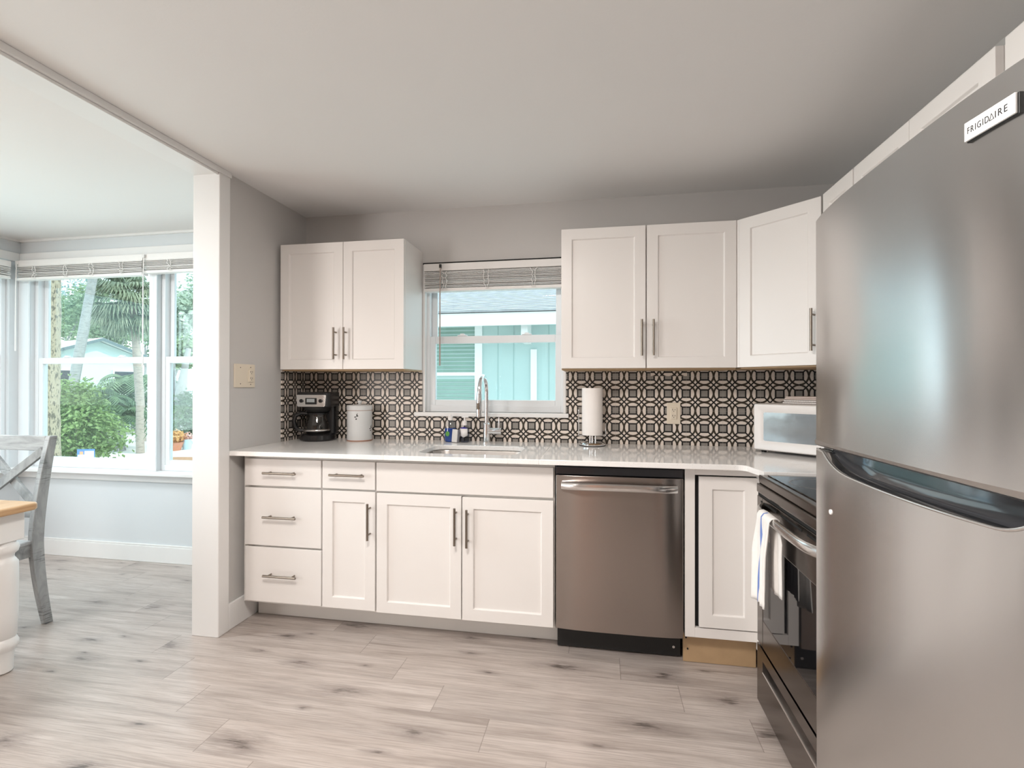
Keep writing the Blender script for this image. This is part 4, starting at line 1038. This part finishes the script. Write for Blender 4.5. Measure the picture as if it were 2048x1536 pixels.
obj('foliage', leaves([((dx, 0, .8 + .2 * math.sin(dx * 3)), (.6, .5, .75)) for dx in (-1.6, -1.0, -.4, .2)], 3600, .14, 31, .5, .6), F['dark'], hd_)
# trees behind
gt = 'trees beyond the pale house'
for i, (px, py, d, R, fol, lab) in enumerate([
        (118, 622, 31, 3.0, 'mid', 'bushy green tree behind the house beside the bark trunk'),
        (160, 640, 38, 2.6, 'mid', 'low green tree between the two leaning trunks'),
        (130, 585, 52, 3.4, 'teal', 'tall blue green pine crown at upper left of the window'),
        (228, 668, 36, 2.4, 'mid', 'green tree right of the house gable'),
        (290, 668, 42, 2.6, 'mid', 'green tree behind the cabbage palm trunk'),
        (345, 640, 24, 2.2, 'pale', 'pale grey green tree crown in the window by the jamb'),
        (372, 600, 33, 3.0, 'pale', 'tall pale tree touching the opening jamb'),
        (345, 690, 18.5, 1.1, 'mid', 'fresh green crown low in the window by the jamb'),
        (-10, 640, 27, 3.0, 'mid', 'green tree in the side window at the left picture edge'),
        (-40, 800, 15, 1.8, 'mid', 'bush in the side window at the left picture edge')]):
    tree('tree', lab, 'tree', px, py, d, R, fol, 2600, .26 if d > 22 else .2, 40 + i, gt)
c = at(352, 800, 15.5); t = thing('tree', 'dark low branching tree behind the flower planter', 'tree', (c.x, c.y, GZ), 0, gt)
h = c.z - GZ
obj('trunk', MB().tube([(0, 0, 0), (.0, 0, h * .6), (.2, 0, h + .5), (.45, 0, h + 1.6)], [.17, .15, .12, .07], 10).tube([(0, 0, h * .6), (-.15, 0, h + .7), (-.1, 0, h + 1.8)], [.12, .09, .06], 8).tube([(.05, 0, h * .8), (-.5, 0, h + .3)], [.05, .03], 6), M['bark_g'], t, 0, 60)
obj('foliage', leaves([((.25, -.3, h - .25), (.4, .4, .3)), ((-.35, .3, h - .1), (.35, .4, .8)), ((.5, 0, h + .1), (.35, .4, .2)), ((-.25, .5, .7), (.4, .4, .6))], 2200, .13, 77), F['dark'], t)
c = at(366, 858, 13.5); t = thing('shrub', 'small dark shrub behind the blue bucket', 'shrub', (c.x, c.y, GZ))
obj('foliage', leaves([((0, 0, .35), (.38, .35, .35)), ((.35, .1, .25), (.3, .3, .25))], 900, .11, 78), F['dark'], t)
# planter, bucket, yard sign, mulch, asphalt, kerb
c = at(346, 893, 12.0); t = thing('flower_planter', 'terracotta planter of orange flowers under the dark tree', 'planter', (c.x, c.y, GZ))
obj('pot', MB().lathe([(.16, 0), (.22, .18), (.24, .20), (.22, .20), (.2, .16)], n=24), paint('terracotta', (.55, .24, .15), .8, .1), t, 0, 40)
obj('flowers', leaves([((0, 0, .31), (.27, .27, .16))], 700, .08, 80), foliage_mat('orange blossom', (.55, .22, .06), (.80, .55, .22), 9), t)
c = at(374, 893, 12.2); t = thing('bucket', 'pale blue bucket of flowers beside the orange planter', 'bucket', (c.x, c.y, GZ))
obj('pail', MB().lathe([(.09, 0), (.12, .24), (.125, .25), (.11, .25), (.1, .2)], n=20), paint('pale blue', (.45, .66, .76), .5), t, 0, 40)
obj('flowers', leaves([((0, 0, .30), (.13, .13, .10))], 200, .07, 81), foliage_mat('pink blossom', (.6, .3, .25), (.8, .55, .5), 9), t)
c = at(172, 909, 8.3); t = thing('yard_sign', 'small blue and white yard sign before the round shrub', 'sign', (c.x, c.y, GZ), .35)
obj('panel', MB().box(-.13, .13, -.004, .004, c.z - GZ - .10, c.z - GZ + .09).box(-.12, .12, -.006, -.004, c.z - GZ - .09, c.z - GZ - .0, 1).box(-.02, .12, -.006, -.004, c.z - GZ + .0, c.z - GZ + .06, 1).box(-.09, -.04, -.006, -.004, c.z - GZ + .0, c.z - GZ + .05, 2),
    [paint('sign blue', (.10, .22, .60), .5), paint('sign white', (.62, .70, .85), .5), paint('sign orange', (.80, .35, .18), .5)], t)
obj('stake', MB().cyl((-.06, .006, 0), (-.06, .006, c.z - GZ), .006).cyl((.06, .006, 0), (.06, .006, c.z - GZ), .006), M['silver'], t)
c = at(352, 918, 10.4)
mb_ = MB().lathe([(.55, 0), (.45, .03), (.2, .05), (.02, .055)], (0, 0, 0), 24, sx=1.0, sy=.7)
o = obj('mulch_patch', mb_, paint('mulch', (.36, .20, .11), .95, .4, 30, .8, 60)); o.location = (c.x, c.y, GZ); tag(o, 'brown mulch patch on the pale drive', 'mulch', kind='stuff')
a1 = at(318, 938, 8.9); a2 = at(420, 916, 10.2); a3 = at(460, 945, 8.6)
struct('ground_road', MB().prism([(a1.x, a1.y), (a3.x, a3.y), (a2.x, a2.y)], GZ, GZ + .012), paint('asphalt', (.10, .11, .12), .9, .2, 8), 'dark asphalt wedge of road outside the window by the jamb', 'road')
k1 = at(326, 946, 8.55); k2 = at(440, 958, 8.2)
struct('ground_kerb', MB().tube([(k1.x, k1.y, GZ + .01), (k2.x, k2.y, GZ + .01)], .035, 8), paint('pink kerb', (.75, .28, .32), .7), 'pink painted kerb line outside the window by the jamb', 'kerb')
# pale house with gable
gd = 19.0
ap = at(197, 676, gd)
HR = math.radians(72)
t = thing('house', 'pale aqua gabled house beyond the round shrub', 'house', (ap.x, ap.y, GZ), HR)
az_ = ap.z - GZ; ez_ = az_ - .66; lx_, rx_ = -1.95, 1.45
obj('wall', MB().prism([(lx_, 0), (rx_ - .1, 0), (rx_ - .1, ez_), (0, az_ - .12), (lx_, ez_ - .22)], 0, 5.0, 'y'), paint('house aqua', (.60, .74, .72), .8, .03), t)
rf = MB()
def slab(xa, za, xb, zb, y0, y1, th): rf.prism([(xa, za), (xb, zb), (xb, zb + th), (xa, za + th)], y0, y1, 'y')
slab(lx_ - .45, ez_ - .34, 0, az_ - .10, -.35, 5.3, .10); slab(0, az_ - .10, rx_ + .25, ez_ - .12, -.35, 5.3, .10)
rfo = obj('roof', rf, paint('white roof', (.78, .78, .76), .6), t)
dk = MB(); dk.prism([(lx_ - .45, ez_ - .37), (0, az_ - .12), (0, az_ - .01), (lx_ - .45, ez_ - .25)], -.38, -.35, 'y'); dk.prism([(0, az_ - .12), (rx_ + .25, ez_ - .14), (rx_ + .25, ez_ - .03), (0, az_ - .01)], -.38, -.35, 'y')
obj('fascia', dk, paint('dark fascia', (.12, .17, .18), .6), rfo)
for x, wd_ in ((-1.75, 1.0), (.45, .8)):
    fo = obj('window', MB().box(x, x + wd_, -.05, .02, 1.2, ez_ - .55), paint('house window trim', (.75, .78, .78), .6), t)
    obj('pane', MB().box(x + .06, x + wd_ - .06, -.055, .0, 1.26, ez_ - .61), M['gloss'], fo)
# aqua neighbour house behind the sink window
NY = 3.6
t = thing('house', 'turquoise board house with shingle roof seen through the sink window', 'house', (.3, NY, GZ))
AQ = paint('turquoise boards', (.44, .57, .555), .75, .04, 3)
wz = 2.30 - GZ
wm = MB().box(-1.5, 5.5, 0, 4, 0, wz)
bo = obj('wall', wm, AQ, t)
jn = MB()
for x in (.215, .43, .90): jn.box(x, x + .007, -.004, 0, 0, wz)
obj('board_joint', jn, paint('board shadow line', (.33, .47, .455), .8), bo)
tr_ = MB().box(-.095, .005, -.03, 0, 0, wz).box(.665, .745, -.03, 0, 0, 1.73 - GZ)
tr_.box(-.80, -.095, -.03, 0, 1.385 - GZ, 1.432 - GZ).box(-.80, -.095, -.03, 0, 2.05 - GZ, 2.12 - GZ).box(-.80, -.73, -.03, 0, .6 - GZ, 2.05 - GZ).box(-.80, -.095, -.03, 0, .55 - GZ, .62 - GZ)
obj('trim_board', tr_, paint('white house trim', (.80, .82, .82), .6), bo)
br_ = MB().box(.585, .67, -.34, 0, 1.80 - GZ, 2.09 - GZ); obj('eave_bracket', br_, M['trim'], bo)
lv_ = MB(); k = 0
for z_a, z_b in ((.63, 1.38), (1.435, 2.045)):
    z = z_a
    while z < z_b - .03:
        lv_.box(-.73, -.095, -.002, .002, 0, .062, M=Matrix.Translation((0, -.016, z - GZ)) @ Matrix.Rotation(-.5, 4, 'X')); z += .052
obj('louver_window', lv_, paint('louver glass', (.26, .40, .34), .15, .15, 4), bo)
EY = -.42
obj('fascia', MB().box(-1.7, 5.7, EY - .03, EY, 2.005 - GZ, 2.165 - GZ), paint('white fascia', (.82, .83, .83), .6), t)
obj('soffit', MB().box(-1.7, 5.7, EY, .0, 2.14 - GZ, 2.16 - GZ), paint('white soffit', (.80, .81, .80), .7), t)
sm = NT('grey shingles'); x_, y_, z_ = sm.xyz(sm.pos())
yy_ = sm.m('ADD', y_, sm.m('MULTIPLY', sm.m('SUBTRACT', sm.noise(2.2, sm.pos(), 3), .5), .04))
row = sm.m('FRACT', sm.m('DIVIDE', yy_, .11))
cc = sm.mix(sm.step(row, .08, .45), (.03, .032, .04), sm.mix(sm.noise(9, sm.pos(), 4), (.25, .255, .27), (.52, .52, .53)))
sm.bsdf(cc, .95, bump=row, bstr=.6, bdist=.02, Specular_IOR_Level=.1)
rz = 2.17 - GZ; sl = .33
obj('roof', MB().prism([(EY - .06, rz), (EY - .06, rz + .03), (3.0, rz + .03 + sl * 3.45), (3.0, rz + sl * 3.45)], -1.75, 5.75, 'x').prism([(3.0, rz + sl * 3.45), (3.0, rz + .03 + sl * 3.45), (6, rz + .3), (6, rz + .25)], -1.75, 5.75, 'x'), sm.mat, t)
